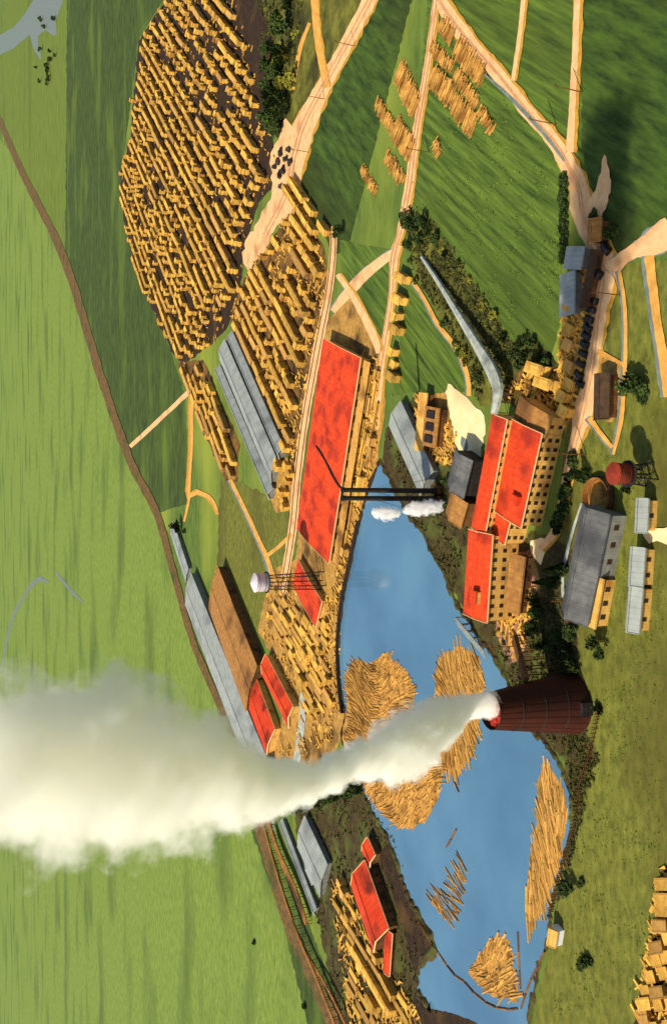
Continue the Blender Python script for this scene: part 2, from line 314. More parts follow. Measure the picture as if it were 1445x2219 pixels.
road([(1252, -20, 13), (1247, 120, 13), (1240, 250, 14), (1236, 330, 16)], M_road, 'straight pale road across the green field', (4, 8, M_verge))
road([(1137, -20, 10), (1128, 70, 9), (1112, 175, 8)], M_road, None, (3, 5, M_verge))
patch('dirt_road', [(1311, 335), (1322, 370), (1325, 405), (1316, 445), (1305, 470), (1284, 482), (1272, 470), (1280, 430), (1295, 400)], M_road, 3, 'pointed dirt turnout beside the main road')
road([(1322, 590, 40), (1345, 565, 30), (1375, 545, 30), (1410, 530, 50), (1460, 500, 70)], M_road, 'pale side road branching to the foreground', (-2, 3, M_ditch))
road([(1408, 555, 22), (1418, 640, 20), (1426, 700, 18), (1436, 760, 20), (1450, 860, 22)], M_oroad, None, (-8, 0, M_ditch))
road([(1343, 588, 8), (1355, 660, 8), (1357, 760, 8), (1352, 860, 9), (1346, 920, 9), (1330, 985, 6)], M_oroad, 'thin orange footpath beside the dark shed', (-5, 0, M_ditch))
road([(1296, 762, 12), (1325, 776, 10), (1355, 792, 8)], M_oroad)
road([(1278, 905, 12), (1300, 935, 10), (1328, 970, 9)], M_oroad, None, (-4, 2, M_ditch))
patch('dirt_road', [(1393, 1156), (1410, 1146), (1470, 1140), (1470, 1190), (1425, 1172), (1408, 1178)], M_cream, 2, 'cream forecourt at the cabin row')
road([(898, 612, 8), (925, 655, 8), (951, 704, 9), (995, 762, 10), (1015, 818, 10), (1018, 858, 10)], M_oroad, 'orange path between paddock and grey conveyor', (-2, 3, M_ditch))
road([(1262, 1090, 4), (1240, 1160, 6), (1222, 1240, 7), (1222, 1300, 6)], M_gravel)
road([(660, 1500, 16), (655, 1570, 16), (645, 1650, 16), (640, 1700, 10)], M_gravel, 'grey gravel ramp under the smoke')
M_rut = mat('rut_dirt', (196, 138, 92), (226, 172, 120), .4)
for pts in ([(945, -10, 2.4), (985, 50, 2.6), (1030, 105, 2.6), (1087, 170, 2.6), (1150, 250, 2.8), (1200, 305, 3), (1232, 360, 3), (1255, 410, 3), (1264, 460, 3), (1284, 510, 3), (1306, 560, 3), (1306, 610, 3.4), (1298, 660, 3), (1290, 734, 3), (1284, 790, 3), (1272, 850, 3), (1262, 900, 3), (1252, 940, 3), (1234, 1009, 2.8), (1222, 1072, 2.8), (1212, 1125, 2.6)], [(808, -10, 2), (760, 80, 2), (700, 190, 2.4), (662, 262, 2.4), (640, 330, 2.4), (620, 420, 2.4), (575, 510, 2)], [(945, -10, 1.6), (928, 130, 1.6), (908, 250, 2), (895, 340, 2), (886, 410, 2), (870, 490, 2), (852, 560, 1.8), (848, 640, 1.6), (836, 720, 2), (824, 790, 2), (815, 860, 2)]):
    for s_ in (-1, 1): ribbon('wheel_ruts', [(x + s_ * 3.4, y + s_ * 1.5, w) for x, y, w in pts], M_rut, .35)
for off in (-5, 5): ribbon('track_rails', [(x + off, y, 1.6) for x, y, w in TR], M_wallbr, .1)
# ditches, dock stripes
road([(1050, 160, 4), (1110, 215, 8), (1180, 290, 8), (1225, 350, 5)], M_ditch, None, None, 'ditch')
# railway beyond the yard
RW = [(-8, 240, 10), (50, 375, 14), (140, 560, 17), (215, 800, 18), (280, 990, 17), (340, 1110, 16), (372, 1220, 14), (420, 1390, 14), (490, 1560, 15), (548, 1740, 20), (590, 1880, 22), (630, 2010, 24), (690, 2140, 28), (735, 2240, 30)]
rw = empty('railway_line', G(280, 990), 0, 'brown railway line running diagonally across the far fields', 'railway')
rb = ribbon_raw('railbed', spline(RW), M_rail, .12); del rb['kind']; rb.parent = rw; rb.location = -rw.location
for s in (-1, 1):
    mb = MB(); sp = spline([(x, y, w) for x, y, w in RW]); pts = []
    for i, (x, y, w) in enumerate(sp):
        g = G(x, y); g2 = G(*sp[min(i + 1, len(sp) - 1)][:2]); g0 = G(*sp[max(i - 1, 0)][:2]); t = (g2 - g0).normalized(); pts.append(g + Vector((-t.y, t.x, 0)) * s * 1.0 - rw.location + Vector((0, 0, .35)))
    for a, b in zip(pts[:-1], pts[1:]): mb.tube(a, b, .12, n=4, cap=False)
    mb.build('rail', M_steel, rw)

# ------------------------------------------------------------------ buildings
def building(name, label, A, B, C, hp=None, h=None, roof='gable', rise=1.2, wall=M_wall, rmat=M_red, win=None, oh=.6, group=None, cat='building', doors=0, wmat=None, trim=True, monitor=0, ridge_end=0):
    """A,B: near eave corners in the photo, C: a far corner next to A; hp: wall height in photo pixels at A"""
    if h is None: h = hgt(A[0] + hp, A[1], hp)
    a, b, c = G(*A, h), G(*B, h), G(*C, h)
    u = (b - a); u.z = 0; Lx = u.length; u.normalize(); v = Vector((-u.y, u.x, 0)); d = (c - a).dot(v)
    if d < 0: a, b = b, a; u = -u; v = -v; d = abs(d)
    rz = atan2(u.y, u.x)
    root = empty(name, (a.x, a.y, 0), rz, label, cat, group)
    w = MB(); e = h - .05
    ov = [(0, 0), (Lx, 0), (Lx, d), (0, d)]
    w.add([(x, y, 0) for x, y in ov] + [(x, y, e) for x, y in ov], [(0, 1, 5, 4), (1, 2, 6, 5), (2, 3, 7, 6), (3, 0, 4, 7)])
    if roof == 'gable':
        w.add([(0, 0, e), (0, d, e), (0, d / 2, e + rise)], [(0, 2, 1)]); w.add([(Lx, 0, e), (Lx, d, e), (Lx, d / 2, e + rise)], [(0, 1, 2)])
    elif roof == 'shed':
        w.add([(0, 0, e), (0, d, e), (0, d, e + rise)], [(0, 2, 1)]); w.add([(Lx, 0, e), (Lx, d, e), (Lx, d, e + rise)], [(0, 1, 2)]); w.add([(0, d, e), (Lx, d, e), (Lx, d, e + rise), (0, d, e + rise)], [(0, 1, 2, 3)])
    else: w.add([(0, 0, e), (Lx, 0, e), (Lx, d, e), (0, d, e)], [(0, 1, 2, 3)])
    w.build('wall', wall, root)
    r = MB(); th = .22
    def slab(p, q, s_, t_):
        n = (Vector(q) - Vector(p)).cross(Vector(t_) - Vector(p)).normalized()
        if n.z < 0: n = -n
        P = [Vector(k) for k in (p, q, s_, t_)]
        r.add(P + [k + n * th for k in P], [(0, 3, 2, 1), (4, 5, 6, 7), (0, 1, 5, 4), (1, 2, 6, 5), (2, 3, 7, 6), (3, 0, 4, 7)])
    if roof == 'gable':
        k = rise / (d / 2); z0 = h - oh * k
        slab((-oh, -oh, z0), (Lx + oh, -oh, z0), (Lx + oh, d / 2, h + rise), (-oh, d / 2, h + rise))
        slab((-oh, d / 2 + .002, h + rise), (Lx + oh, d / 2 + .002, h + rise), (Lx + oh, d + oh, z0), (-oh, d + oh, z0))
    elif roof == 'shed':
        k = rise / d
        slab((-oh, -oh, h - oh * k), (Lx + oh, -oh, h - oh * k), (Lx + oh, d + oh, h + rise + oh * k), (-oh, d + oh, h + rise + oh * k))
    else: slab((-oh, -oh, h), (Lx + oh, -oh, h), (Lx + oh, d + oh, h), (-oh, d + oh, h))
    ro = r.build('roof', rmat, root)
    if roof == 'gable':
        mb = MB(); mb.box(-oh, Lx + oh, d / 2 - .35, d / 2 + .35, h + rise + .16, h + rise + .42); mb.build('ridge_cap', rmat, ro)
    if trim:
        t = MB()
        if roof == 'gable':
            kk = rise / (d / 2)
            for x in (-oh - .18, Lx + oh + .002):
                for y0, y1, za, zb in ((-oh, d / 2, h - oh * kk, h + rise), (d / 2, d + oh, h + rise, h - oh * kk)):
                    t.add([(x, y0, za - .2), (x + .17, y0, za - .2), (x + .17, y1, zb - .2), (x, y1, zb - .2), (x, y0, za + .5), (x + .17, y0, za + .5), (x + .17, y1, zb + .5), (x, y1, zb + .5)], [(0, 3, 2, 1), (4, 5, 6, 7), (0, 1, 5, 4), (1, 2, 6, 5), (2, 3, 7, 6), (3, 0, 4, 7)])
            t.box(-oh, Lx + oh, -oh - .2, -oh - .02, h - oh * kk - .25, h - oh * kk + .2)
        else: t.box(-oh, Lx + oh, -oh - .2, -oh - .02, h - .25, h + .35)
        t.build('fascia', M_trim if rmat in (M_red, M_reddk) else rmat, root)
    if win:
        rows, step, ww, wh, x0f, x1f = win
        fm = MB(); fm.box(-ww / 2, ww / 2, -.10, -.003, 0, wh); fmesh = None
        pm = MB(); pm.box(-ww / 2 + .12, ww / 2 - .12, -.16, -.105, .12, wh - .12); first = None
        n = max(1, int(Lx * (x1f - x0f) / step))
        for j in range(rows):
            for i in range(n):
                x = Lx * x0f + (i + .5) * Lx * (x1f - x0f) / n; z = h * (j + .30) / rows
                if first is None:
                    first = fm.build('window', wmat or M_wallbr, root); pn = pm.build('pane', M_glass, first); o = first
                else:
                    o = first.copy(); COL.objects.link(o); q = pn.copy(); COL.objects.link(q); q.parent = o
                o.parent = root; o.location = (x, 0, z)
    for k in range(doors):
        x = Lx * (k + .5) / doors; mb = MB(); mb.box(x - 1.3, x + 1.3, -.1, -.003, 0, min(3.2, h * .75)); mb.box(x - .06, x + .06, -.16, -.105, .1, min(3.0, h * .7)); mb.build('door', M_wallbr, root)
    root['dims'] = 0; del root['dims']
    return root, Lx, d, h
# long red lumber shed
LR, Lx, d, h = building('lumber_shed', 'very long shed with a flat bright red roof beside the pond wharf', (779, 779), (712, 1215), (707, 701), hp=24, rise=.7, win=(1, 7, 3.6, 2.6, .02, .98), oh=1.0, wmat=M_wallbr)
mb = MB()      # open platform roof along the water side
mb.add([(0, -.8, h * .62), (Lx, -.8, h * .62), (Lx, -6, h * .5), (0, -6, h * .5), (0, -.8, h * .62 + .2), (Lx, -.8, h * .62 + .2), (Lx, -6, h * .5 + .2), (0, -6, h * .5 + .2)], [(0, 1, 2, 3), (4, 7, 6, 5), (0, 4, 5, 1), (1, 5, 6, 2), (2, 6, 7, 3), (3, 7, 4, 0)])
mb.build('canopy', mat('tan_boards', (186, 134, 62), (224, 170, 84), .5, c3=(120, 82, 40), c3amt=.4, c3scale=.1), LR)
for i in range(24):
    mb = MB(); x = .5 + (Lx - 1) * i / 23; mb.box(x - .15, x + .15, -5.8, -5.5, 0, h * .5); mb.build('post', M_wallbr, LR)
building('lumber_shed', 'small narrow red roofed shed in front of the silver water tower', (697, 1303), (684, 1355), (644, 1224), hp=12, rise=.6, oh=.5)
building('planer_shed', 'red roofed gabled shed nearest the landing yard', (576, 1420), (634, 1532), (562, 1448), hp=16, rise=1.5, wall=M_wall)
building('planer_shed', 'darker red roofed shed beside the long grey warehouse', (554, 1468), (595, 1580), (528, 1500), hp=14, rise=1.5, rmat=M_reddk)
building('warehouse', 'very long grey roofed warehouse partly hidden by smoke', (414, 1242), (580, 1648), (384, 1262), hp=14, rise=1.6, wall=M_wallgr, rmat=M_grey)
building('conveyor_house', 'narrow grey roofed gallery at the far end of the long warehouse', (376, 1132), (408, 1232), (364, 1136), hp=8, rise=.8, wall=M_wallgr, rmat=M_grey)
building('drying_shed', 'long brown roofed shed beside the grey warehouse', (472, 1228), (556, 1442), (421, 1229), hp=20, rise=1.4, wall=M_wallbr, rmat=M_brownroof)
G3 = 'grey roofed sheds in the lumber yard'
building('storage_shed', 'right one of three parallel grey roofed yard sheds', (503, 720), (612, 968), (491, 728), hp=10, rise=2.2, wall=M_wallgr, rmat=M_grey, group=G3)
building('storage_shed', 'middle and widest of three parallel grey roofed yard sheds', (487, 738), (600, 998), (470, 762), hp=10, rise=2.2, wall=M_wallgr, rmat=M_grey, group=G3)
building('storage_shed', 'left one of three parallel grey roofed yard sheds', (476, 792), (589, 1058), (466, 800), hp=10, rise=2.2, wall=M_wallgr, rmat=M_grey, group=G3)
# mill
MB_, Lx, d, hB = building('saw_mill', 'main sawmill block with wide red roof and many small dark windows', (1171, 942), (1127, 1139), (1108, 898), hp=47, rise=.6, win=(3, 3.0, 1.3, 1.5, .01, .99), oh=.5)
for i in range(7):
    mb = MB(); mb.box(-.06, -.003, d * (i + .5) / 7 - .7, d * (i + .5) / 7 + .7, hB * .55, hB * .55 + 1.5); 
    mb2 = MB(); mb2.box(Lx + .003, Lx + .09, d * (i + .5) / 7 - .7, d * (i + .5) / 7 + .7, hB * .55, hB * .55 + 1.5); mb2.build('end_window', M_glass, MB_)
mb = MB(); mb.box(Lx * .2, Lx * .2 + 3, d * .1, d * .1 + 4, hB, hB + 2.2); mb.build('roof_hatch', M_reddk, MB_)
building('mill_lean_to', 'short red roofed annex between the two mill blocks', (1104, 1130), (1092, 1178), (1070, 1118), h=hB - .5, rise=.3, win=(3, 3.0, 1.3, 1.5, .01, .99), oh=.3)
building('saw_mill', 'taller narrow mill block with red roof and a strip of clerestory windows', (1096, 911), (1049, 1158), (1068, 899), h=hB + 2.8, rise=.5, oh=.4, win=(5, 3.2, 1.2, 1.4, .01, .99))
MC, Lx, d, hC = building('saw_mill', 'separate pond end mill block with red roof and dotted windows', (1065, 1162), (1053, 1346), (1018, 1130), hp=60, rise=.7, win=(3, 2.9, 1.3, 1.5, .01, .99), oh=.5)
mb = MB(); mb.box(Lx * .18, Lx * .18 + 4, d * .25, d * .25 + 3, hC - .2, hC + 2.6); dm = mb.build('dormer', M_wall, MC)
mb = MB(); mb.box(Lx * .18 - .4, Lx * .18 + 4.4, d * .25 - .4, d * .25 + 3.4, hC + 2.602, hC + 2.8); mb.build('dormer_roof', M_reddk, dm)
building('mill_porch', 'low pinkish lean-to shed under the pond end mill windows', (1135, 1210), (1122, 1330), (1112, 1205), h=4.2, roof='shed', rise=.8, rmat=M_brownroof, wall=M_wallbr, win=(1, 4, 1.4, 1.4, .05, .95))
building('green_chain', 'brown roofed lumber sorting shed at the right end of the mill', (1192, 905), (1180, 945), (1128, 862), h=6.5, rise=1.0, rmat=M_brownroof, wall=M_wall, win=(2, 3, 1.2, 1.4, .05, .95))
building('conveyor_house', 'long grey roofed gallery slanting down to the pond tip', (868, 874), (936, 1020), (832, 894), hp=16, rise=1.4, wall=M_wallgr, rmat=M_grey)
OD, Lx, d, h = building('log_deck_house', 'low brown frame house with three dark bays beside the sawdust yard', (950, 888), (942, 968), (925, 870), h=4.5, roof='flat', rmat=M_brownroof, wall=M_wallbr)
for i in range(3):
    mb = MB(); mb.box(Lx * (i + .2) / 3, Lx * (i + .8) / 3, d * .2, d * .8, h + .26, h + .9); mb.build('hatch', M_iron, OD)
building('log_deck_house', 'slim yellow roofed shed on the pond side of the bays', (924, 855), (914, 975), (914, 850), h=4.0, roof='shed', rise=.8, rmat=M_wall, wall=M_wallbr)
building('boiler_house', 'dark boiler house at the foot of the two chimneys', (1020, 1000), (1002, 1075), (985, 985), h=7, rise=1.8, rmat=M_greydk, wall=M_iron)
building('machine_shed', 'small brown shed between boiler house and pond', (1010, 1092), (996, 1140), (975, 1080), h=5, rise=1.4, rmat=M_brownroof, wall=M_wallbr)
# right side of the photograph (foreground)
building('storage_shed', 'square grey roofed shed beside the main road', (1262, 538), (1255, 580), (1231, 531), h=4.5, roof='flat', rmat=M_grey, wall=M_wallgr)
building('storage_shed', 'longer grey roofed shed next to the square one', (1242, 590), (1241, 676), (1216, 570), h=4.0, roof='flat', rmat=M_grey, wall=M_wallgr)
building('office', 'long low brown building with a dark sunken roof by the footpath', (1316, 812), (1314, 903), (1290, 808), h=4, rise=.8, rmat=mat('dark_tar', (60, 44, 30), (88, 66, 44), .5), wall=M_wallbr)
building('office', 'small brown roofed building at the head of the main road', (1298, 476), (1296, 518), (1276, 472), h=4, rise=1, rmat=M_brownroof, wall=M_wallbr)
building('platform_shed', 'long thin dark roofed platform beside the parking strip', (1292, 545), (1268, 665), (1286, 541), h=3.2, roof='shed', rise=.4, rmat=mat('dark_tar', (1, 1, 1), (1, 1, 1)), wall=M_wallbr)
building('kiln_building', 'big dark grey gabled building in the right foreground', (1316, 1118), (1268, 1352), (1264, 1086), h=7, rise=3, rmat=M_greydk, wall=M_wallgr, win=(1, 5, 1.6, 1.8, .03, .97))
building('kiln_annex', 'tan annex with dark windows against the dark grey building', (1304, 1258), (1286, 1358), (1282, 1250), h=5.0, roof='shed', rise=1.2, rmat=M_wall, wall=M_wall, win=(1, 3.4, 1.5, 1.8, .05, .95))
CG = 'cabins along the foreground edge'
building('bunkhouse', 'upper grey roofed yellow bunkhouse next to the cream forecourt', (1397, 1085), (1394, 1150), (1382, 1083), h=4.5, rise=1.4, rmat=M_grey, win=(1, 4, 1.2, 1.4, .05, .95), group=CG)
building('bunkhouse', 'grey roofed yellow bunkhouse just below the cream forecourt', (1391, 1192), (1386, 1268), (1366, 1190), h=4.5, rise=1.6, rmat=M_grey, win=(1, 4, 1.2, 1.4, .05, .95), group=CG)
building('bunkhouse', 'last and lowest grey roofed yellow bunkhouse of the row', (1386, 1278), (1378, 1368), (1363, 1276), h=4.5, rise=1.4, rmat=M_grey, win=(1, 4, 1.2, 1.4, .05, .95), group=CG)
# lower left group (bottom of the photograph)
building('storage_shed', 'broad grey roofed shed emerging from under the smoke', (661, 1771), (708, 1872), (616, 1768), hp=12, rise=1.4, wall=M_wallgr, rmat=M_grey)
building('storage_shed', 'long narrow grey roofed shed next to the brown trestle', (612, 1778), (684, 1968), (602, 1772), hp=8, rise=1, wall=M_wallgr, rmat=M_grey)
building('storage_shed', 'short grey roofed shed extending the broad one', (690, 1885), (676, 1915), (652, 1868), hp=8, rise=.8, wall=M_wallgr, rmat=M_grey)
building('planing_mill', 'red roofed planing mill above the dark pond bank', (790, 1868), (840, 2010), (750, 1884), hp=22, rise=2.4, rmat=M_reddk, wall=M_wallbr, win=(2, 4, 1.5, 1.5, .02, .98))
building('planing_mill', 'small red roofed annex at the upper end of the planing mill', (796, 1818), (811, 1852), (780, 1832), hp=16, rise=1, wall=M_wallbr)
building('planing_mill', 'narrow red roofed tail shed at the lower end of the planing mill', (848, 2024), (842, 2112), (836, 2022), hp=12, rise=.6, wall=M_wallbr)
building('jack_house', 'tiny white hut with a yellow roof at the pond outlet', (1205, 2020), (1200, 2052), (1188, 2022), h=3.2, rise=1.2, rmat=M_wall, wall=M_white, oh=.3)
# trestle (bottom left)
t = empty('timber_trestle', G(640, 2010), 0, 'long brown timber trestle running past the grey sheds', 'trestle'); o0 = t.location
mbd = MB(); 
def deck(mb, pts, wpx, z):
    sp = spline([(x, y, w) for x, y, w in pts], 10)
    vs = []
    for i, (x, y, w) in enumerate(sp):
        a = G(*sp[max(i - 1, 0)][:2], z); b = G(*sp[min(i + 1, len(sp) - 1)][:2], z); tt = (b - a).normalized(); n = Vector((-tt.y, tt.x, 0)); p = G(x, y, z) - o0
        vs += [p + n * w, p - n * w, p + n * w + Vector((0, 0, .5)), p - n * w + Vector((0, 0, .5))]
    fs = []
    for i in range(len(sp) - 1):
        k = 4 * i; fs += [(k, k + 1, k + 5, k + 4), (k + 2, k + 6, k + 7, k + 3), (k, k + 4, k + 6, k + 2), (k + 1, k + 3, k + 7, k + 5)]
    mb.add(vs, fs); return sp
s1 = deck(mbd, [(568, 1772, 1.2), (600, 1890, 1.2), (640, 2010, 1.2), (690, 2130, 1.2), (730, 2230, 1.2)], 4, 4.0); mbd.build('deck', M_trestle, t)
mbd = MB(); s2 = deck(mbd, [(580, 1775, 2.2), (605, 1850, 2.4), (640, 1930, 3.0), (664, 2000, 2.2)], 4, 3.2); mbd.build('deck', M_trestle, t)
mbd = MB(); s3 = deck(mbd, [(680, 2090, .8), (715, 2150, .8), (752, 2225, .8)], 4, 3.0); mbd.build('deck', M_trestle, t)
for sp, z in ((s1, 4.0), (s2, 3.2)):
    for i in range(0, len(sp), 2):
        p = G(*sp[i][:2], z) - o0; mb = MB(); mb.tube((p.x - 1, p.y, 0), (p.x - .6, p.y, z), .2, n=5); mb.tube((p.x + 1, p.y, 0), (p.x + .6, p.y, z), .2, n=5); mb.build('bent', M_trestle, t)
c = empty('refuse_conveyor', G(990, 680), 0, 'long raised grey covered conveyor running diagonally into the top end of the mill', 'conveyor'); o0 = c.location
CP = spline([(911, 556, .55), (935, 592, .8), (965, 640, 1.0), (995, 690, 1.35), (1030, 748, 1.8), (1058, 796, 2.5), (1074, 836, 2.5), (1072, 870, 1.8), (1066, 896, 1.3)], 8)
vs = []; ctr = []; N_ = len(CP)
for i, (x, y, w) in enumerate(CP):
    zz = 1.5 + 5.5 * min(1, i / (N_ * .75)); a = G(*CP[max(i - 1, 0)][:2], zz); b = G(*CP[min(i + 1, N_ - 1)][:2], zz); tt = b - a; tt.z = 0; tt.normalize(); n = Vector((-tt.y, tt.x, 0)); p = G(x, y, zz) - o0; ctr.append((p, n, w))
    vs += [p - n * w - Vector((0, 0, 1.2)), p - n * w, p + Vector((0, 0, .35 * w)), p + n * w, p + n * w - Vector((0, 0, 1.2))]
fs = [(5 * i + j, 5 * i + (j + 1) % 5, 5 * (i + 1) + (j + 1) % 5, 5 * (i + 1) + j) for i in range(N_ - 1) for j in range(5)] + [(0, 1, 2, 3, 4), tuple(5 * (N_ - 1) + j for j in (4, 3, 2, 1, 0))]
mb = MB(); mb.add(vs, fs); mb.build('gallery', M_gravel, c)
for i in range(0, N_, 3):
    p, n, w = ctr[i]; mb = MB(); q = p - n * w * .8; mb.tube((q.x, q.y, 0), (q.x, q.y, p.z - 1.1), .2, n=5); q = p + n * w * .8; mb.tube((q.x, q.y, 0), (q.x, q.y, p.z - 1.1), .2, n=5); mb.build('bent', M_wallbr, c)
# ------------------------------------------------------------------ burner
Bc = (G(1238, 1455) + G(1238, 1590)) / 2; rb_ = (G(1238, 1455) - G(1238, 1590)).length / 2
hb = hgt(1238, 1520, 176); rt = rb_ * .56
BN = empty('wigwam_burner', (Bc.x, Bc.y, 0), 0, 'huge rusty brown conical waste burner pouring out smoke', 'burner')
prof = [(rb_ * 1.0, 0), (rb_ * .985, .4)] + [(rb_ + (rt - rb_) * ((k / 12) ** .92), hb * k / 12) for k in range(1, 13)]
mb = MB(); mb.lathe(prof, 48); sh = mb.build('shell', M_rust, BN, True)
for k in range(24):
    a = 2 * pi * k / 24; mb = MB()
    mb.tube((cos(a) * rb_ * .995, sin(a) * rb_ * .995, 0), (cos(a) * (rt + .08), sin(a) * (rt + .08), hb), .05, n=4); mb.build('rib', M_rust, BN)
for k, f in enumerate((.25, .5, .75, 1.0)):
    rr = rb_ + (rt - rb_) * f ** .92 + .12; mb = MB(); mb.lathe([(rr, hb * f - .15), (rr + .12, hb * f), (rr, hb * f + .15), (rr - .2, hb * f)], 48); mb.build('hoop', M_iron, BN)
mb = MB(); mb.lathe([(rt - .3, hb - .1), (rt - .35, hb - 6), (rt, hb - 9)], 40); mb.build('lining', M_iron, BN)
mb = MB(); 
for k in range(70):
    a = R.uniform(0, 2 * pi); q = R.uniform(.1, .78) * rt; hh = R.uniform(.6, 2.2); r0 = R.uniform(.4, .8)
    mb.lathe([(r0, 0), (r0 * 1.1, hh * .35), (r0 * .6, hh * .7), (.05, hh)], 7, (cos(a) * q, sin(a) * q, hb - 1.6 + R.uniform(-.3, .3)))
mb.lathe([(.01, hb - 1.4), (rt - .4, hb - 1.5)], 30); mb.build('flames', M_flame, BN)
mb = MB(); mb.box(-2, 2, -rb_ - .5, -rb_ + 2.2, 0, 4); mb.build('door', M_iron, BN)
# feed conveyor to the burner
p0 = G(1140, 1380); p1 = Vector((Bc.x + rb_ * .8, Bc.y + 1, hb * .52)); c = empty('feed_conveyor', (p0.x, p0.y, 0), 0, 'slanting dark conveyor rising into the burner side', 'conveyor')
mb = MB(); q = p1 - Vector((p0.x, p0.y, 0)); st = Vector((0, 0, 4)); dr = (q - st).normalized(); sd = dr.cross(Vector((0, 0, 1))).normalized() * 1.2; upv = Vector((0, 0, 1.6))
mb.add([st - sd, st + sd, q + sd, q - sd, st - sd + upv, st + sd + upv, q + sd + upv, q - sd + upv], [(0, 3, 2, 1), (4, 5, 6, 7), (0, 1, 5, 4), (1, 2, 6, 5), (2, 3, 7, 6), (3, 0, 4, 7)]); mb.build('chute', M_wallbr, c)
for k in range(5):
    w_ = st.lerp(q, (k + .1) / 5); mb = MB(); mb.tube((w_.x - 1.3, w_.y, 0), (w_.x - .8, w_.y, w_.z), .22, n=5); mb.tube((w_.x + 1.3, w_.y, 0), (w_.x + .8, w_.y, w_.z), .22, n=5); mb.build('trestle_leg', M_wallbr, c)
# ------------------------------------------------------------------ chimneys
for y, lb in ((1064, 'upper one of the two tall thin black chimneys rising over the pond'), (1081, 'lower one of the two tall thin black chimneys rising over the pond')):
    g = G(955, y); hh = hgt(955, y, 215); c = empty('chimney', (g.x, g.y, 0), 0, lb, 'chimney', 'twin black chimneys')
    mb = MB(); mb.lathe([(1.25, 0), (1.05, 6), (.85, hh)], 14); mb.build('shaft', M_iron, c, True)
    mb = MB(); mb.lathe([(.9, hh - 1.2), (1.1, hh - 1), (1.1, hh), (.6, hh), (.6, hh - .8)], 14); mb.build('cap', M_iron, c)
    mb = MB(); mb.box(-1.9, 1.9, -1.9, 1.9, 0, 2.2); mb.build('base', M_wallbr, c)
    for k in range(4):
        a = k * pi / 2 + .6; mb = MB(); mb.tube((0, 0, hh * .72), (cos(a) * 11, sin(a) * 11, 0), .04, n=3); mb.build('guy_wire', M_iron, c)
# ------------------------------------------------------------------ water towers
def tower(name, label, bx, by, htot, rtank, htank, mt, mroof, spread, ncone=.35, bowl=False):
    g = G(bx, by); c = empty(name, (g.x, g.y, 0), radians(20), label, 'water tower'); zt = htot - htank
    mb = MB(); prof = [(.05, zt - (1.6 if bowl else 0)), (rtank * .7, zt - (1.0 if bowl else 0)), (rtank, zt + (.4 if bowl else 0)), (rtank, htot)]; mb.lathe(prof, 24); mb.build('tank', mt, c, not bowl or True)
    mb = MB(); mb.lathe([(rtank + .3, htot), (rtank * .5, htot + rtank * ncone * .6), (.05, htot + rtank * ncone)], 24); mb.build('tank_roof', mroof, c)
    for z in (zt + htank * .25, zt + htank * .75):
        mb = MB(); mb.lathe([(rtank + .02, z - .12), (rtank + .14, z), (rtank + .02, z + .12)], 24); mb.build('hoop', M_iron, c)
    mb = MB(); mb.lathe([(rtank * 1.0, zt - .1), (rtank + .9, zt - .1), (rtank + .9, zt + .1), (rtank, zt + .1)], 24); mb.build('catwalk', M_iron, c)
    L_ = []
    for k in range(4):
        a = pi / 4 + k * pi / 2; L_.append((Vector((cos(a) * spread, sin(a) * spread, 0)), Vector((cos(a) * rtank * .85, sin(a) * rtank * .85, zt))))
        mb = MB(); mb.tube(L_[-1][0], L_[-1][1], .26, n=6); mb.build('leg', M_iron, c)
    mb = MB()
    for k in range(4):
        a, b = L_[k], L_[(k + 1) % 4]
        for j in range(3):
            f0, f1 = j / 3, (j + 1) / 3
            mb.tube(a[0].lerp(a[1], f0), b[0].lerp(b[1], f1), .08, n=4); mb.tube(b[0].lerp(b[1], f0), a[0].lerp(a[1], f1), .08, n=4); mb.tube(a[0].lerp(a[1], f1), b[0].lerp(b[1], f1), .12, n=4)
    mb.build('bracing', M_iron, c)
    mb = MB(); mb.tube((0, 0, 0), (0, 0, zt), .3, n=8); mb.build('riser_pipe', M_iron, c)
    return c
tower('water_tower', 'silver water tower on tall thin legs between pond and landing yard', 700, 1258, hgt(700, 1258, 148), 4.6, 6.2, M_silver, M_silver, 5.2, .5, True)
tower('water_tower', 'red wooden water tank on dark legs in the foreground', 1408, 1028, hgt(1408, 1028, 80), 2.9, 5.0, M_tankred, M_tankred, 3.6, .25)
# ------------------------------------------------------------------ round sawdust bin
g = G(1302, 1078); c = empty('round_bin', (g.x, g.y, 0), 0, 'low round brown timber bin beside the red water tank', 'bin')
mb = MB(); mb.lathe([(6.2, 0), (6.0, 2.6), (5.6, 2.6), (5.6, .4), (.1, .4)], 28); mb.build('bin_wall', M_trestle, c)
mb = MB(); mb.lathe([(5.4, .6), (3.5, 1.4), (.1, 2.2)], 28); mb.build('sawdust_heap', M_debris, c)
for z in (.7, 1.9):
    mb = MB(); mb.lathe([(6.15, z - .15), (6.4, z), (6.1, z + .15)], 28); mb.build('hoop', M_iron, c)
g = G(1315, 1115); 
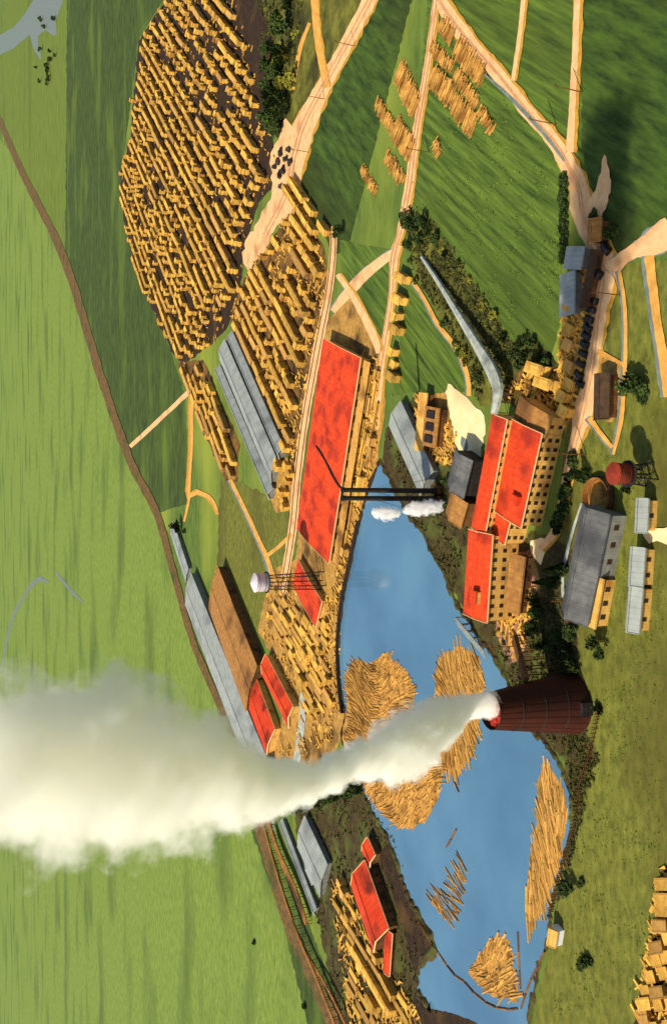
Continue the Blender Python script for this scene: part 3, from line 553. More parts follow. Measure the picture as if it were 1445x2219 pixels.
# ------------------------------------------------------------------ parked cars
def car():
    c = empty('parked_car', (0, 0, 0), 0, 'x', 'car', 'cars parked along the tan strip')
    mb = MB(); mb.box(-2.1, 2.1, -.85, .85, .35, 1.0); mb.box(-2.1, -1.9, -.8, .8, 1.0, 1.05); mb.build('body', M_carb, c)
    mb = MB(); mb.add([(-1.9, -.78, 1.001), (.9, -.78, 1.001), (.9, .78, 1.001), (-1.9, .78, 1.001), (-1.6, -.68, 1.8), (.5, -.68, 1.8), (.5, .68, 1.8), (-1.6, .68, 1.8)], [(0, 3, 2, 1), (4, 5, 6, 7), (0, 1, 5, 4), (1, 2, 6, 5), (2, 3, 7, 6), (3, 0, 4, 7)]); mb.build('cabin', M_carb, c)
    mb = MB(); mb.add([(.93, -.6, 1.1), (.93, .6, 1.1), (.58, .55, 1.7), (.58, -.55, 1.7)], [(0, 1, 2, 3)]); mb.build('windscreen', M_glass, c)
    for x in (-1.35, 1.35):
        for y in (-.9, .9):
            mb = MB(); mb.tube((x, y - .12, .36), (x, y + .12, .36), .36, n=12); mb.build('wheel', M_iron, c)
    return c
cp = [(1290, 652), (1285, 672), (1281, 692), (1278, 710), (1274, 728), (1271, 746), (1267, 766), (1263, 788), (1260, 832), (1259, 812)]
proto = car(); nm = ['first', 'second', 'third', 'fourth', 'fifth', 'sixth', 'seventh', 'eighth', 'last', 'last but one']
for i, (x, y) in enumerate(cp):
    o = proto if i == 0 else copy_tree(proto); g = G(x, y); o.location = (g.x, g.y, .3); o.rotation_euler = (0, 0, radians(58 + R.uniform(-9, 9))); s_ = 1.0; o.scale = (s_, s_, s_)
    o['label'] = 'small dark car, ' + nm[i] + ' from the top in the row on the tan strip'
for i, (x, y, rz) in enumerate([(612, 330, 10), (622, 345, 80), (606, 350, 40), (628, 325, 60), (618, 368, 20), (632, 352, 100), (1318, 536, 30), (598, 362, 70), (610, 378, 15), (640, 420, 90), (612, 405, 60), (1300, 590, 40)]):
    o = copy_tree(proto); g = G(x, y); o.location = (g.x, g.y, .3); o.rotation_euler = (0, 0, radians(rz)); o.scale = (1.25,) * 3
    pl = x < 700
    o['group'] = 'cars standing on the dirt plaza' if pl else 'cars on the main road'
    o['label'] = ('dark vehicle standing on the pink dirt plaza among others') if pl else ['dark car by the fork of the main road', 'dark car driving on the widest part of the main road'][x == 1300]

# ------------------------------------------------------------------ lumber stacks
def stack_mesh(L, W, Hh, seed):
    r = random.Random(seed); mb = MB(); n = 5
    for k in range(n):
        z0 = Hh * k / n + (.18 if k == 0 else .10); z1 = Hh * (k + 1) / n
        j = lambda: r.uniform(-.28, .22)
        mb.box(-L / 2 + j(), L / 2 + j(), -W / 2 + j(), W / 2 + j(), z0, z1)
    for x in (-.35, .0, .35): mb.box(L * x - .15, L * x + .15, -W / 2 + .1, W / 2 - .1, 0, .18)
    t = r.uniform(.15, .7)
    mb.add([(-L / 2 - .3, -W / 2 - .3, Hh + .01), (L / 2 + .3, -W / 2 - .3, Hh + .01), (L / 2 + .3, W / 2 + .3, Hh + .01 + t), (-L / 2 - .3, W / 2 + .3, Hh + .01 + t), (-L / 2 - .3, -W / 2 - .3, Hh + .16), (L / 2 + .3, -W / 2 - .3, Hh + .16), (L / 2 + .3, W / 2 + .3, Hh + .16 + t), (-L / 2 - .3, W / 2 + .3, Hh + .16 + t)], [(0, 3, 2, 1), (4, 5, 6, 7), (0, 1, 5, 4), (1, 2, 6, 5), (2, 3, 7, 6), (3, 0, 4, 7)])
    return mb
KIND = []
for nmk, L, W, Hh in (('short', 3.8, 3.0, 3.8), ('short', 3.2, 2.8, 4.6), ('tall', 4.2, 3.2, 6.0), ('long', 8.5, 3.0, 4.2), ('long', 12, 2.9, 3.8), ('low', 4.0, 3.0, 2.2), ('very long', 27, 3.0, 4.2), ('big', 5.2, 2.6, 2.6), ('big low', 3.4, 2.6, 1.9), ('flat', 8, 2.2, 1.5), ('flat', 13, 1.8, 1.2)):
    for mi, m in (('golden', M_lum), ('weathered', M_lum2)):
        mb = stack_mesh(L, W, Hh, len(KIND)); me = mb.mesh('lumber_stack'); me.materials.append(m); KIND.append((nmk, mi, me, L, W, mb))
STK = []   # (world pos, rz, kind, zone)
def add_stack(g, rz, k, zone): STK.append((g.copy(), rz, k, zone))
def zone1(x, y):
    if y < 110: return 'at the far end of the yard'
    if x < 330: return 'along the edge toward the dark pasture' + (' near the river end' if y < 330 else ' at the middle' if y < 560 else ' near the grey sheds')
    if x > 500: return 'facing the brown scrubland' if y < 330 else 'beside the pink plaza'
    return ('in the inner rows of the far half' if y < 330 else 'in the inner rows level with the plaza' if y < 520 else 'in the inner rows above the grey sheds')
def zone2(x, y):
    if y < 620: return 'between plaza and small paddock'
    if y < 720: return 'just above the long red shed'
    if x > 640: return 'against the track bed of the long red shed'
    return 'beside the three grey sheds'
ROW = radians(50); ux = Vector((cos(ROW), sin(ROW), 0)); uy = Vector((-sin(ROW), cos(ROW), 0))
SHED = [(455, 700), (510, 700), (622, 965), (612, 1100), (570, 1100), (455, 800)]
def fill(poly, pitch, zfun, dens, wts, rot=0, off=0, avoid=(), flat=False):
    u = Vector((cos(ROW + rot), sin(ROW + rot), 0)); v = Vector((-u.y, u.x, 0))
    gs = [G(x, y) for x, y in poly]; c0 = [g.dot(u) for g in gs]; c1 = [g.dot(v) for g in gs]
    j = 0; q = min(c1) + off
    while q < max(c1):
        p = min(c0) + R.uniform(0, 6); cont = R.random() < .42; dd = dens * R.uniform(.75, 1.2)
        while p < max(c0):
            k = R.choice((9, 9, 10)) if flat and R.random() < .8 else R.choices(range(7), wts if not cont else (1, 1, 1, 5, 6, 0, 5))[0]; kk = KIND[k * 2 + (1 if R.random() < .3 else 0)]; L = kk[3]
            g = u * (p + L / 2) + v * (q + R.uniform(-.3, .3)); x, y = PX((g.x, g.y, 0)); e1 = PX(g + u * L * .45); e2 = PX(g - u * L * .45)
            if inside((x, y), poly) and inside(e1, poly) and inside(e2, poly) and (R.random() < dd or cont) and not any(inside((x, y), a) or inside(e1, a) or inside(e2, a) for a in avoid):
                add_stack(g, atan2(u.y, u.x) + R.gauss(0, .035), kk, zfun(x, y))
            p += L + R.choice((.9, 1.2, 1.6, 3.5)) + (R.uniform(2, 9) if R.random() < .1 else 0)
        q += pitch * (1 + (.35 if j % 3 == 2 else 0)); j += 1
PLZ = [(620, 256), (670, 300), (655, 410), (640, 460), (600, 495), (555, 590), (535, 605), (518, 560), (535, 520), (580, 430), (580, 330)]
ins = lambda poly, k: poly
Y1 = [(372, -12), (500, -12), (540, 90), (562, 230), (584, 330), (580, 405), (548, 450), (520, 545), (512, 640), (475, 705), (450, 760), (400, 780), (374, 750), (304, 596), (266, 440), (266, 372), (289, 290), (304, 95)]
Y2 = [(540, 604), (600, 512), (640, 462), (696, 530), (706, 600), (690, 680), (668, 790), (648, 920), (634, 1000), (620, 950), (566, 820), (514, 705), (520, 650)]
fill(Y1, 8.8, zone1, .78, (6, 6, 4, 4, 2.5, 3, 1.0), avoid=(PLZ, SHED))
fill(Y2, 7.2, zone2, .82, (8, 7, 3, 3, 1.5, 3, .3), avoid=(PLZ, SHED), off=3)
fill([(392, 788), (432, 790), (478, 850), (520, 990), (515, 1035), (495, 1035), (445, 930), (405, 835)], 7, lambda x, y: 'left of the three grey sheds', .95, (1, 1, 2, 3, 4, 0, 4))
fill([(608, 995), (640, 1000), (638, 1105), (604, 1108)], 6, lambda x, y: 'at the foot of the three grey sheds', .95, (3, 3, 1, 1, 0, 3, 0))
fill([(585, 1300), (618, 1282), (660, 1330), (720, 1350), (728, 1540), (690, 1560), (662, 1530), (640, 1440), (600, 1370)], 3.4, lambda x, y: 'in the landing yard below the silver tower', .85, (.3, .1, 0, 0, 0, 1.5, 0), rot=.25, flat=True)
fill([(790, 790), (830, 800), (820, 960), (800, 1040), (775, 1130), (758, 1220), (745, 1230), (765, 1100), (780, 950)], 3.2, lambda x, y: 'on the wharf between long red shed and pond', .8, (1, 0, 0, 0, 0, 1, 0), rot=radians(108), flat=True)
fill([(735, 1900), (765, 1960), (830, 2080), (880, 2140), (900, 2215), (770, 2219), (745, 2060), (720, 1960)], 4.2, lambda x, y: 'on the dark slope below the planing mill', .5, (.6, .2, 0, .2, 0, 1, 0), rot=radians(25), flat=True)
def line(p, q, n, kinds, zone, rot=None, jit=1.0):
    a, b = G(*p), G(*q); rz = atan2((b - a).y, (b - a).x) if rot is None else rot
    for i in range(n):
        g = a.lerp(b, (i + .5) / n) + Vector((R.uniform(-jit, jit), R.uniform(-jit, jit), 0)); k = R.choice(kinds); add_stack(g, rz, KIND[k], zone)
line((648, 402), (718, 508), 5, (12, 8), 'in the strip facing the dark paddock', jit=.3)
line((636, 420), (704, 525), 6, (6, 12, 8), 'in the strip facing the dark paddock', jit=.3)
line((886, 588), (856, 830), 11, (0, 6, 6, 2, 10), 'beside the road down to the wharf', rot=radians(62), jit=2)
line((1170, 800), (1215, 850), 4, (4, 6), 'behind the right end of the mill', rot=radians(70), jit=1.5)
line((1185, 795), (1222, 835), 4, (4, 0), 'behind the right end of the mill', rot=radians(70), jit=1.5)
line((1248, 640), (1232, 900), 9, (10, 0, 10, 11), 'between main road and hedge', rot=radians(60), jit=1.5)
line((845, 2125), (892, 2215), 5, (6, 8), 'on the bank above the pond arm', jit=1)
line((820, 2060), (860, 2200), 9, (0, 10, 1, 6), 'below the red roofed planing mill', rot=radians(-100), jit=3)
line((760, 2010), (830, 2215), 12, (0, 10, 1, 11), 'on the dark slope below the planing mill', rot=radians(-110), jit=3.5)
line((745, 1905), (770, 2000), 5, (10, 1), 'left of the planing mill', rot=radians(-110), jit=2)
line((1456, 1905), (1441, 2010), 10, (14, 16, 15), 'in the near corner, at the upper edge', rot=radians(110), jit=1)
line((1436, 2040), (1398, 2225), 18, (14, 15, 16, 17), 'in the near corner, outermost row', rot=radians(120), jit=.8)
line((1458, 2020), (1424, 2225), 18, (14, 15, 16), 'in the near corner, second row', rot=radians(120), jit=.8)
line((1478, 2080), (1450, 2240), 14, (14, 16), 'in the near corner, innermost row', rot=radians(120), jit=.8)
# remove stacks that run into one another
def corners(s):
    g, rz, k, z = s; L, W = k[3] / 2, k[4] / 2; u = Vector((cos(rz), sin(rz), 0)); v = Vector((-u.y, u.x, 0)); return g, u, v, L, W
def hit(a, b):
    ga, ua, va, La, Wa = corners(a); gb, ub, vb, Lb, Wb = corners(b); dd = gb - ga
    if dd.length > La + Lb + Wa + Wb: return False
    for ax in (ua, va, ub, vb):
        ra = abs(ua.dot(ax)) * La + abs(va.dot(ax)) * Wa; rb = abs(ub.dot(ax)) * Lb + abs(vb.dot(ax)) * Wb
        if abs(dd.dot(ax)) > ra + rb + .15: return False
    return True
keep = []
for s in STK:
    if not any(hit(s, t) for t in keep[-520:]): keep.append(s)
STK = keep
def dist(s): return (s[0] - Vector((0, 0, H))).length
def shows(s):
    x, y = PX(s[0]); return -20 < x < 1470 and -20 < y < 2240
STK = [s for s in STK if shows(s)]
STK.sort(key=lambda s: dist(s) / (s[2][3] ** .3))
bulk = MB(); cnt = {}
for i, (g, rz, k, zone) in enumerate(STK):
    if i < 300:
        o = bpy.data.objects.new('lumber_stack', k[2]); COL.objects.link(o); o.location = (g.x, g.y, 0.05); o.rotation_euler = (0, 0, rz)
        tag(o, f'{k[0]} {k[1]} lumber stack {zone}', 'lumber stack', f'{k[0]} {k[1]} stacks {zone}')
    else:
        M = Matrix.Translation((g.x, g.y, .05)) @ Matrix.Rotation(rz, 4, 'Z'); bulk.add([M @ Vector(v) for v in k[5].v], k[5].f)
o = bulk.build('lumber_stacks', M_lumbulk); tag(o, 'farther rows of golden lumber stacks crowding the yard', 'lumber stacks', None, 'stuff')
print('STACKS', len(STK))
# ------------------------------------------------------------------ log decks beside the roads
LOGM = []
for k, L in enumerate((5, 7, 9)):
    mb = MB(); mb.tube((-L / 2, 0, 0), (L / 2, 0, 0), .34, .25, 7); me = mb.mesh('log'); me.materials.append(M_log); me.shade_smooth() if False else None; LOGM.append((me, L, mb))
def log_pile(p, q, wpx, label, L=9, hh=2.2, group='log decks beside the roads'):
    a, b = G(*p), G(*q); u = (b - a); Ln = u.length; u.normalize(); rz = atan2(u.y, u.x)
    root_mb = MB(); n = int(Ln / .62); L *= .62
    for lay in range(3):
        for i in range(n - lay * 2):
            if R.random() < .2: continue
            x = (i + lay + .5) * Ln / n + R.uniform(-.15, .15); z = .3 + lay * .5 + R.uniform(-.1, .1); s = R.uniform(-1.4, 1.4); ll = L * R.uniform(.8, 1.1); t = R.uniform(-.5, .5)
            root_mb.tube((x - t, -ll / 2 + s, z), (x + t, ll / 2 + s, z), R.uniform(.2, .33), R.uniform(.16, .28), 6)
    o = root_mb.build('log_pile', M_logbulk); o.location = (a.x, a.y, .05); o.rotation_euler = (0, 0, rz); tag(o, label, 'log pile', group); return o
log_pile((990, 95), (1052, 172), 10, 'long pale log pile against the upper side of the wide diagonal road', 10)
log_pile((958, 45), (985, 88), 10, 'short log pile at the very top beside the wide diagonal road', 8)
log_pile((935, 95), (985, 150), 8, 'thin yellow log pile, upper of the two in the green wedge', 6)
log_pile((990, 155), (1038, 228), 8, 'thin yellow log pile, lower of the two in the green wedge', 6)
log_pile((1040, 235), (1070, 285), 8, 'small yellow log pile at the tip of the green wedge', 5)
log_pile((938, 160), (985, 215), 10, 'brown log pile starting at the pale road', 12)
log_pile((985, 220), (1030, 275), 10, 'brown log pile in the middle of the green wedge', 12)
log_pile((865, 150), (905, 235), 14, 'broad log deck left of the pale road, topmost', 14)
log_pile((818, 222), (858, 285), 10, 'slim log pile farthest left of the pale road', 7)
log_pile((858, 275), (895, 330), 14, 'broad log deck left of the pale road, middle', 14)
log_pile((838, 335), (878, 395), 8, 'slim log pile left of the pale road, lowest', 7)
log_pile((785, 365), (818, 415), 5, 'lone narrow log pile in the dark paddock', 5)
log_pile((946, 300), (952, 345), 5, 'lone small log pile right of the pale road', 5)

# ------------------------------------------------------------------ pond
POND = [(824, 1000), (845, 1038), (880, 1108), (915, 1150), (935, 1198), (962, 1238), (985, 1300), (1008, 1335), (1040, 1385), (1075, 1430), (1100, 1478), (1130, 1560), (1172, 1600), (1208, 1650), (1236, 1720), (1236, 1800), (1212, 1900), (1192, 1960), (1190, 2030), (1165, 2100), (1140, 2250), (1050, 2250), (1035, 2215), (988, 2197), (936, 2185), (906, 2148), (906, 2112), (918, 2080), (944, 2050), (915, 1990), (890, 1950), (862, 1870), (838, 1810), (805, 1755), (780, 1700), (765, 1660), (742, 1600), (750, 1545), (742, 1500), (736, 1420), (740, 1350), (750, 1280), (765, 1210), (782, 1130), (800, 1060)]
o = patch('pond', POND, M_water, 1.5, 'still blue log pond')
WZ = .02 + LAYER[0]
patch('dark_bank', [(845, 1830), (862, 1870), (890, 1950), (915, 1990), (944, 2050), (918, 2080), (906, 2112), (896, 2100), (880, 2020), (850, 1930), (820, 1850)], M_earth, 2)
patch('dark_bank', [(906, 2148), (936, 2185), (988, 2197), (1035, 2215), (1045, 2250), (900, 2250), (890, 2180)], M_earth, 2)
# earth bank ring round the water
def berm(pts, w, hh, m, jit=.5, name='bank', side=0):
    sp = spline([(x, y, 0) for x, y in pts], 8); mb = MB(); prof = [(-w, 0), (-w * .5, hh * .75), (0, hh), (w * .45, hh * .6), (w * .8, 0)]; vs = []
    for i, (x, y, _) in enumerate(sp):
        a = G(*sp[max(i - 1, 0)][:2]); b = G(*sp[min(i + 1, len(sp) - 1)][:2]); t = (b - a).normalized(); n = Vector((-t.y, t.x, 0)); g = G(x, y); k = R.uniform(1 - jit, 1 + jit)
        for u, z in prof: p = g + n * (u * k + side) + Vector((0, 0, z * k * R.uniform(.7, 1.2))); vs.append(p)
    m5 = len(prof); fs = [(i * m5 + j, i * m5 + j + 1, (i + 1) * m5 + j + 1, (i + 1) * m5 + j) for i in range(len(sp) - 1) for j in range(m5 - 1)]
    mb.add(vs, fs); return tag(mb.build(name, m), None, None, None, 'structure')
berm(POND[:13], 1.6, .9, M_mud); berm(POND[12:21], 1.4, .7, M_mud)
berm(POND[24:36], 2.4, 1.6, M_mud); berm(POND[35:] + POND[:1], 1.6, 1.1, M_earth)
# timber bulkhead along the landing
wf = empty('bulkhead', G(742, 1400), 0, 'dark timber bulkhead along the left bank of the pond', 'wharf wall'); o0 = wf.location
sp = spline([(782, 1130, 0), (765, 1210, 0), (750, 1280, 0), (740, 1350, 0), (737, 1420, 0), (742, 1500, 0), (748, 1545, 0)], 8)
mb = MB()
for a, b in zip(sp[:-1], sp[1:]):
    p, q = G(*a[:2]) - o0, G(*b[:2]) - o0; t = (q - p).normalized(); n = Vector((-t.y, t.x, 0)) * .5
    mb.add([p - n, q - n, q + n, p + n] + [v + Vector((0, 0, 2.4)) for v in (p - n, q - n, q + n, p + n)], [(4, 5, 6, 7), (0, 1, 5, 4), (1, 2, 6, 5), (2, 3, 7, 6), (3, 0, 4, 7)])
mb.build('planking', M_iron, wf)
for a in sp[::2]:
    p = G(*a[:2]) - o0; mb = MB(); mb.tube((p.x, p.y, 0), (p.x, p.y, 3.4), .35, n=7); mb.build('pile', M_wallbr, wf)
patch('bark_rubble', [(742, 1542), (760, 1548), (790, 1640), (800, 1700), (775, 1700), (755, 1640), (740, 1600)], M_debris, 4, 'bark and chips between landing and the first raft', kind='stuff')
# floating logs
RAFT = [
 ('against the timber bulkhead', [(748, 1462), (772, 1428), (800, 1438), (842, 1412), (858, 1436), (885, 1455), (902, 1500), (898, 1560), (870, 1620), (825, 1680), (785, 1690), (768, 1650), (752, 1600), (756, 1545)], 1.5, .96),
 ('below the smoke plume', [(785, 1696), (830, 1690), (880, 1660), (930, 1640), (970, 1655), (950, 1735), (928, 1775), (898, 1796), (862, 1792), (825, 1757), (796, 1720)], 2.4, .97),
 ('in front of the burner', [(950, 1425), (1000, 1398), (1040, 1422), (1052, 1480), (1042, 1560), (1033, 1620), (1000, 1675), (985, 1692), (958, 1650), (930, 1600), (945, 1500)], .7, .95),
 ('along the near bank', [(1180, 1650), (1200, 1672), (1222, 1705), (1232, 1750), (1228, 1800), (1212, 1880), (1190, 1950), (1160, 2005), (1145, 2025), (1142, 1950), (1152, 1850), (1168, 1760), (1166, 1700)], .25, .95),
 ('in the fan shaped boom', [(1082, 2024), (1108, 2038), (1122, 2130), (1126, 2170), (1070, 2160), (1016, 2105), (1052, 2052)], 2.0, .97),
 ('in the small mid-pond float', [(990, 1862), (1005, 1852), (1006, 1940), (996, 2000), (978, 2004), (965, 1985), (940, 1965), (925, 1935), (945, 1928), (972, 1918)], 1.2, .75)]
LOGS = []
for zone, poly, ang, dens in RAFT:
    gs = [G(x, y) for x, y in poly]; x0, x1 = min(g.x for g in gs), max(g.x for g in gs); y0, y1 = min(g.y for g in gs), max(g.y for g in gs)
    u = Vector((cos(ang), sin(ang), 0)); v = Vector((-u.y, u.x, 0)); c0 = [g.dot(u) for g in gs]; c1 = [g.dot(v) for g in gs]
    q = min(c1)
    while q < max(c1):
        p = min(c0) + R.uniform(-5, 0)
        while p < max(c0):
            k = R.choice(LOGM); g = u * p + v * q; g += v * R.uniform(-.15, .15)
            w = noise.noise(g * .035) * 1.1
            x, y = PX(g)
            if inside((x, y), poly) and R.random() < dens: LOGS.append((Vector((g.x, g.y, WZ + .10 + R.uniform(-.16, .2))), ang + w + R.uniform(-.22, .22), k, zone))
            p += k[1] * .96
        q += .86
LOGS.sort(key=lambda s: (s[0] - Vector((0, 0, H))).length)
bulk = MB()
for i, (g, rz, k, zone) in enumerate(LOGS):
    if i < 300:
        o = bpy.data.objects.new('floating_log', k[0]); COL.objects.link(o); o.location = g; o.rotation_euler = (0, R.uniform(-.03, .03), rz); tk = R.uniform(.65, 1.45); o.scale = (R.uniform(.8, 1.15), tk, tk)
        ln = {5: 'short', 7: 'medium length', 9: 'long'}[k[1]]
        tag(o, f'{ln} golden log floating {zone}', 'log', f'{ln} logs floating {zone}')
    else:
        M = Matrix.Translation(g) @ Matrix.Rotation(rz, 4, 'Z'); bulk.add([M @ Vector(v) for v in k[2].v], k[2].f)
tag(bulk.build('floating_logs', M_logbulk), 'masses of golden logs floating farther out on the pond', 'logs', None, 'stuff')
print('LOGS', len(LOGS))
for zone, poly, ang, dens in RAFT[:5]:       # bark and broken pieces packed between the logs
    cx = sum(p[0] for p in poly) / len(poly); cy = sum(p[1] for p in poly) / len(poly)
    patch('bark_rubble', [(cx + (x - cx) * 1.0, cy + (y - cy) * 1.0) for x, y in poly], M_debris, 4, 'bark and chips packed between the logs ' + zone, z=WZ + .05 , kind='stuff', cat='bark')
# log booms
def boom(pts, label):
    c = empty('log_boom', G(*pts[0][:2]), 0, label, 'log boom'); o0 = c.location; sp = spline([(x, y, 0) for x, y in pts], 6); dcum = 0; last = G(*sp[0][:2]); n = 0
    for s in sp[1:]:
        g = G(*s[:2])
        if (g - last).length > 6:
            mb = MB(); mb.tube(last - o0 + Vector((0, 0, WZ + .15)), last.lerp(g, .93) - o0 + Vector((0, 0, WZ + .15)), .38, n=7); mb.build('boom_log', M_trestle if n % 2 else M_wallbr, c); last = g; n += 1
boom([(905, 1985), (930, 2030), (960, 2075), (985, 2110), (1010, 2128), (1045, 2165), (1090, 2186), (1130, 2184)], 'curved log boom closing off the fan shaped raft')
boom([(1132, 2184), (1150, 2130), (1172, 2085), (1188, 2050)], 'straight boom from the white hut to the fan shaped raft')
boom([(1125, 2020), (1128, 2090), (1132, 2170)], 'pale boom along the fan shaped raft')
boom([(985, 1688), (995, 1710), (1003, 1732)], 'short boom pointing off the raft before the burner')
boom([(970, 1835), (985, 1810), (995, 1790)], 'stray boom above the small mid-pond float')
# log slip at pond end mill
c = empty('log_slip', G(1015, 1345), 0, 'pale timber log slip running from pond up to the mill block', 'log slip'); o0 = c.location
a = Vector((0, 0, 5.0)) ; b = G(1052, 1420, .3) - o0; sd = Vector((1.6, .8, 0)); mb = MB()
mb.add([a - sd, a + sd, b + sd, b - sd, a - sd + Vector((0, 0, .4)), a + sd + Vector((0, 0, .4)), b + sd + Vector((0, 0, .4)), b - sd + Vector((0, 0, .4))], [(0, 3, 2, 1), (4, 5, 6, 7), (0, 1, 5, 4), (1, 2, 6, 5), (2, 3, 7, 6), (3, 0, 4, 7)]); mb.build('chute', M_grey, c)
for k in range(5):
    w_ = a.lerp(b, k / 5); mb = MB()
    for s in (-1, 1): mb.tube((w_.x + s * 1.4, w_.y + s * .7, 0), (w_.x + s * 1.4, w_.y + s * .7, w_.z), .2, n=5)
    mb.build('leg', M_wallbr, c)
# ------------------------------------------------------------------ smoke and steam
PL = [(1068, 1523, 36), (1020, 1533, 36), (990, 1545, 42), (960, 1562, 60), (925, 1590, 74), (890, 1610, 78), (850, 1622, 70), (800, 1645, 56), (760, 1655, 48), (700, 1680, 44), (650, 1700, 52), (600, 1704, 66), (560, 1705, 80), (500, 1688, 118), (430, 1676, 152), (350, 1660, 182), (250, 1652, 200), (100, 1662, 200), (0, 1660, 205), (-90, 1660, 205)]
def plane_pt(x, y, Y):
    r = ray(x, y); t = Y / r[1]; return Vector((r[0] * t, Y, H + r[2] * t)), t
def plume(name, label, PLm, Y, dens, soft0, soft1, nscale, namp, col, cat='smoke', aniso=-0.15, yr=1.0, domk=1.5, drift=0.0):
    P = []
    for i_, (x, y, r) in enumerate(PLm):
        YY = Y + drift * (i_ / (len(PLm) - 1)) ** 1.3
        p, t = plane_pt(x, y, YY); sc = t * hypot(1, 0) / FP * sqrt(1 + ((x - 722.5) / FP) ** 2 * 0); P.append((p.x, p.z, r * t / FP, YY))
    z0, z1 = P[0][1], P[-1][1]; xs = [p[0] for p in P]; xm, xM = min(xs) - 1, max(xs) + 1; rM = max(p[2] for p in P) * 1.05
    mb = MB(); n = 20; vs = []
    for X, Z, r, YY in P:
        rr = r * domk + .3
        vs += [(X + rr * cos(2 * pi * i / n), YY + rr * yr * sin(2 * pi * i / n), Z) for i in range(n)]
    fs = [(k * n + i, k * n + (i + 1) % n, (k + 1) * n + (i + 1) % n, (k + 1) * n + i) for k in range(len(P) - 1) for i in range(n)] + [tuple(range(n))[::-1], tuple(range((len(P) - 1) * n, len(P) * n))]
    mb.add(vs, fs)
    m = bpy.data.materials.new(name + '_volume'); m.use_nodes = True; N = m.node_tree.nodes; L = m.node_tree.links; N.clear()
    out = N.new('ShaderNodeOutputMaterial'); pv = N.new('ShaderNodeVolumePrincipled'); L.new(pv.outputs[0], out.inputs['Volume'])
    pv.inputs['Color'].default_value = (*col, 1); pv.inputs['Anisotropy'].default_value = aniso
    tc = N.new('ShaderNodeTexCoord'); sp = N.new('ShaderNodeSeparateXYZ'); L.new(tc.outputs['Object'], sp.inputs[0])
    def mth(op, a, b=None, c=None, clamp=False):
        k = N.new('ShaderNodeMath'); k.operation = op; k.use_clamp = clamp
        for i, v in enumerate((a, b, c)):
            if v is None: continue
            if isinstance(v, (int, float)): k.inputs[i].default_value = v
            else: L.new(v, k.inputs[i])
        return k.outputs[0]
    zn = mth('MULTIPLY', mth('SUBTRACT', sp.outputs[2], z0), 1 / (z1 - z0), clamp=True)
    def curve(vals):
        k = N.new('ShaderNodeFloatCurve'); c = k.mapping.curves[0]
        for i, (a, b) in enumerate(vals):
            if i == 0: c.points[0].location = (a, b)
            elif i == len(vals) - 1: c.points[-1].location = (a, b)
            else: c.points.new(a, b)
        k.mapping.update(); L.new(zn, k.inputs['Value']); return k.outputs[0]
    Zn = [(p[1] - z0) / (z1 - z0) for p in P]
    cx = mth('ADD', mth('MULTIPLY', curve([(z, (p[0] - xm) / (xM - xm)) for z, p in zip(Zn, P)]), xM - xm), xm)
    rr = mth('MULTIPLY', curve([(z, p[2] / rM) for z, p in zip(Zn, P)]), rM)
    dx = mth('DIVIDE', mth('SUBTRACT', sp.outputs[0], cx), rr); cyv = mth('ADD', mth('MULTIPLY', curve([(z, (p[3] - Y) / drift) for z, p in zip(Zn, P)]), drift), Y) if drift else Y
    dy = mth('DIVIDE', mth('SUBTRACT', sp.outputs[1], cyv), mth('MULTIPLY', rr, yr))
    dd = mth('SQRT', mth('ADD', mth('MULTIPLY', dx, dx), mth('MULTIPLY', dy, dy)))
    nz = N.new('ShaderNodeTexNoise'); nz.inputs['Scale'].default_value = nscale; nz.inputs['Detail'].default_value = 6; nz.inputs['Roughness'].default_value = .6; L.new(tc.outputs['Object'], nz.inputs['Vector'])
    nn = mth('MULTIPLY', mth('SUBTRACT', nz.outputs['Fac'], .5), namp)
    edge = mth('ADD', mth('SUBTRACT', .93, dd), nn)
    soft = mth('ADD', mth('MULTIPLY', mth('MULTIPLY', zn, zn), soft1 - soft0), soft0)
    den = mth('MULTIPLY', mth('DIVIDE', edge, soft, clamp=True), dens)
    den = mth('DIVIDE', den, mth('MULTIPLY', rr, .12))
    L.new(den, pv.inputs['Density'])
    if hasattr(m, 'cycles'): 
        try: m.cycles.volume_step_rate = 1.0
        except Exception: pass
    o = mb.build(name, m); tag(o, label, cat, None, 'stuff'); return o
plume('smoke', 'billowing cream white smoke plume rising from the burner', PL, Bc.y, .34, .07, .34, .14, 2.1, (1.0, .983, .925), drift=-88.0)
gc = G(955, 1072)
plume('steam', 'small white steam puff beside the chimneys', [(962, 1096, 10), (945, 1098, 16), (925, 1100, 18), (905, 1102, 18), (885, 1104, 13), (872, 1106, 6)], gc.y - 4, .35, .4, .5, .5, 2.4, (1, .99, .97), 'steam')
plume('steam', 'drifting white steam puff over the pond tip', [(866, 1112, 6), (852, 1113, 14), (840, 1113, 16), (828, 1112, 16), (815, 1112, 12), (806, 1112, 5)], gc.y - 4, .3, .4, .5, .6, 2.8, (1, .99, .97), 'steam')
plume('smoke', 'thin dark trail drifting off the chimney tops', [(742, 1060, 3), (730, 1046, 5), (718, 1024, 6), (708, 1004, 5), (696, 982, 5), (684, 966, 3)], gc.y, 1.6, .3, .4, .8, .9, (.05, .04, .04), 'smoke')

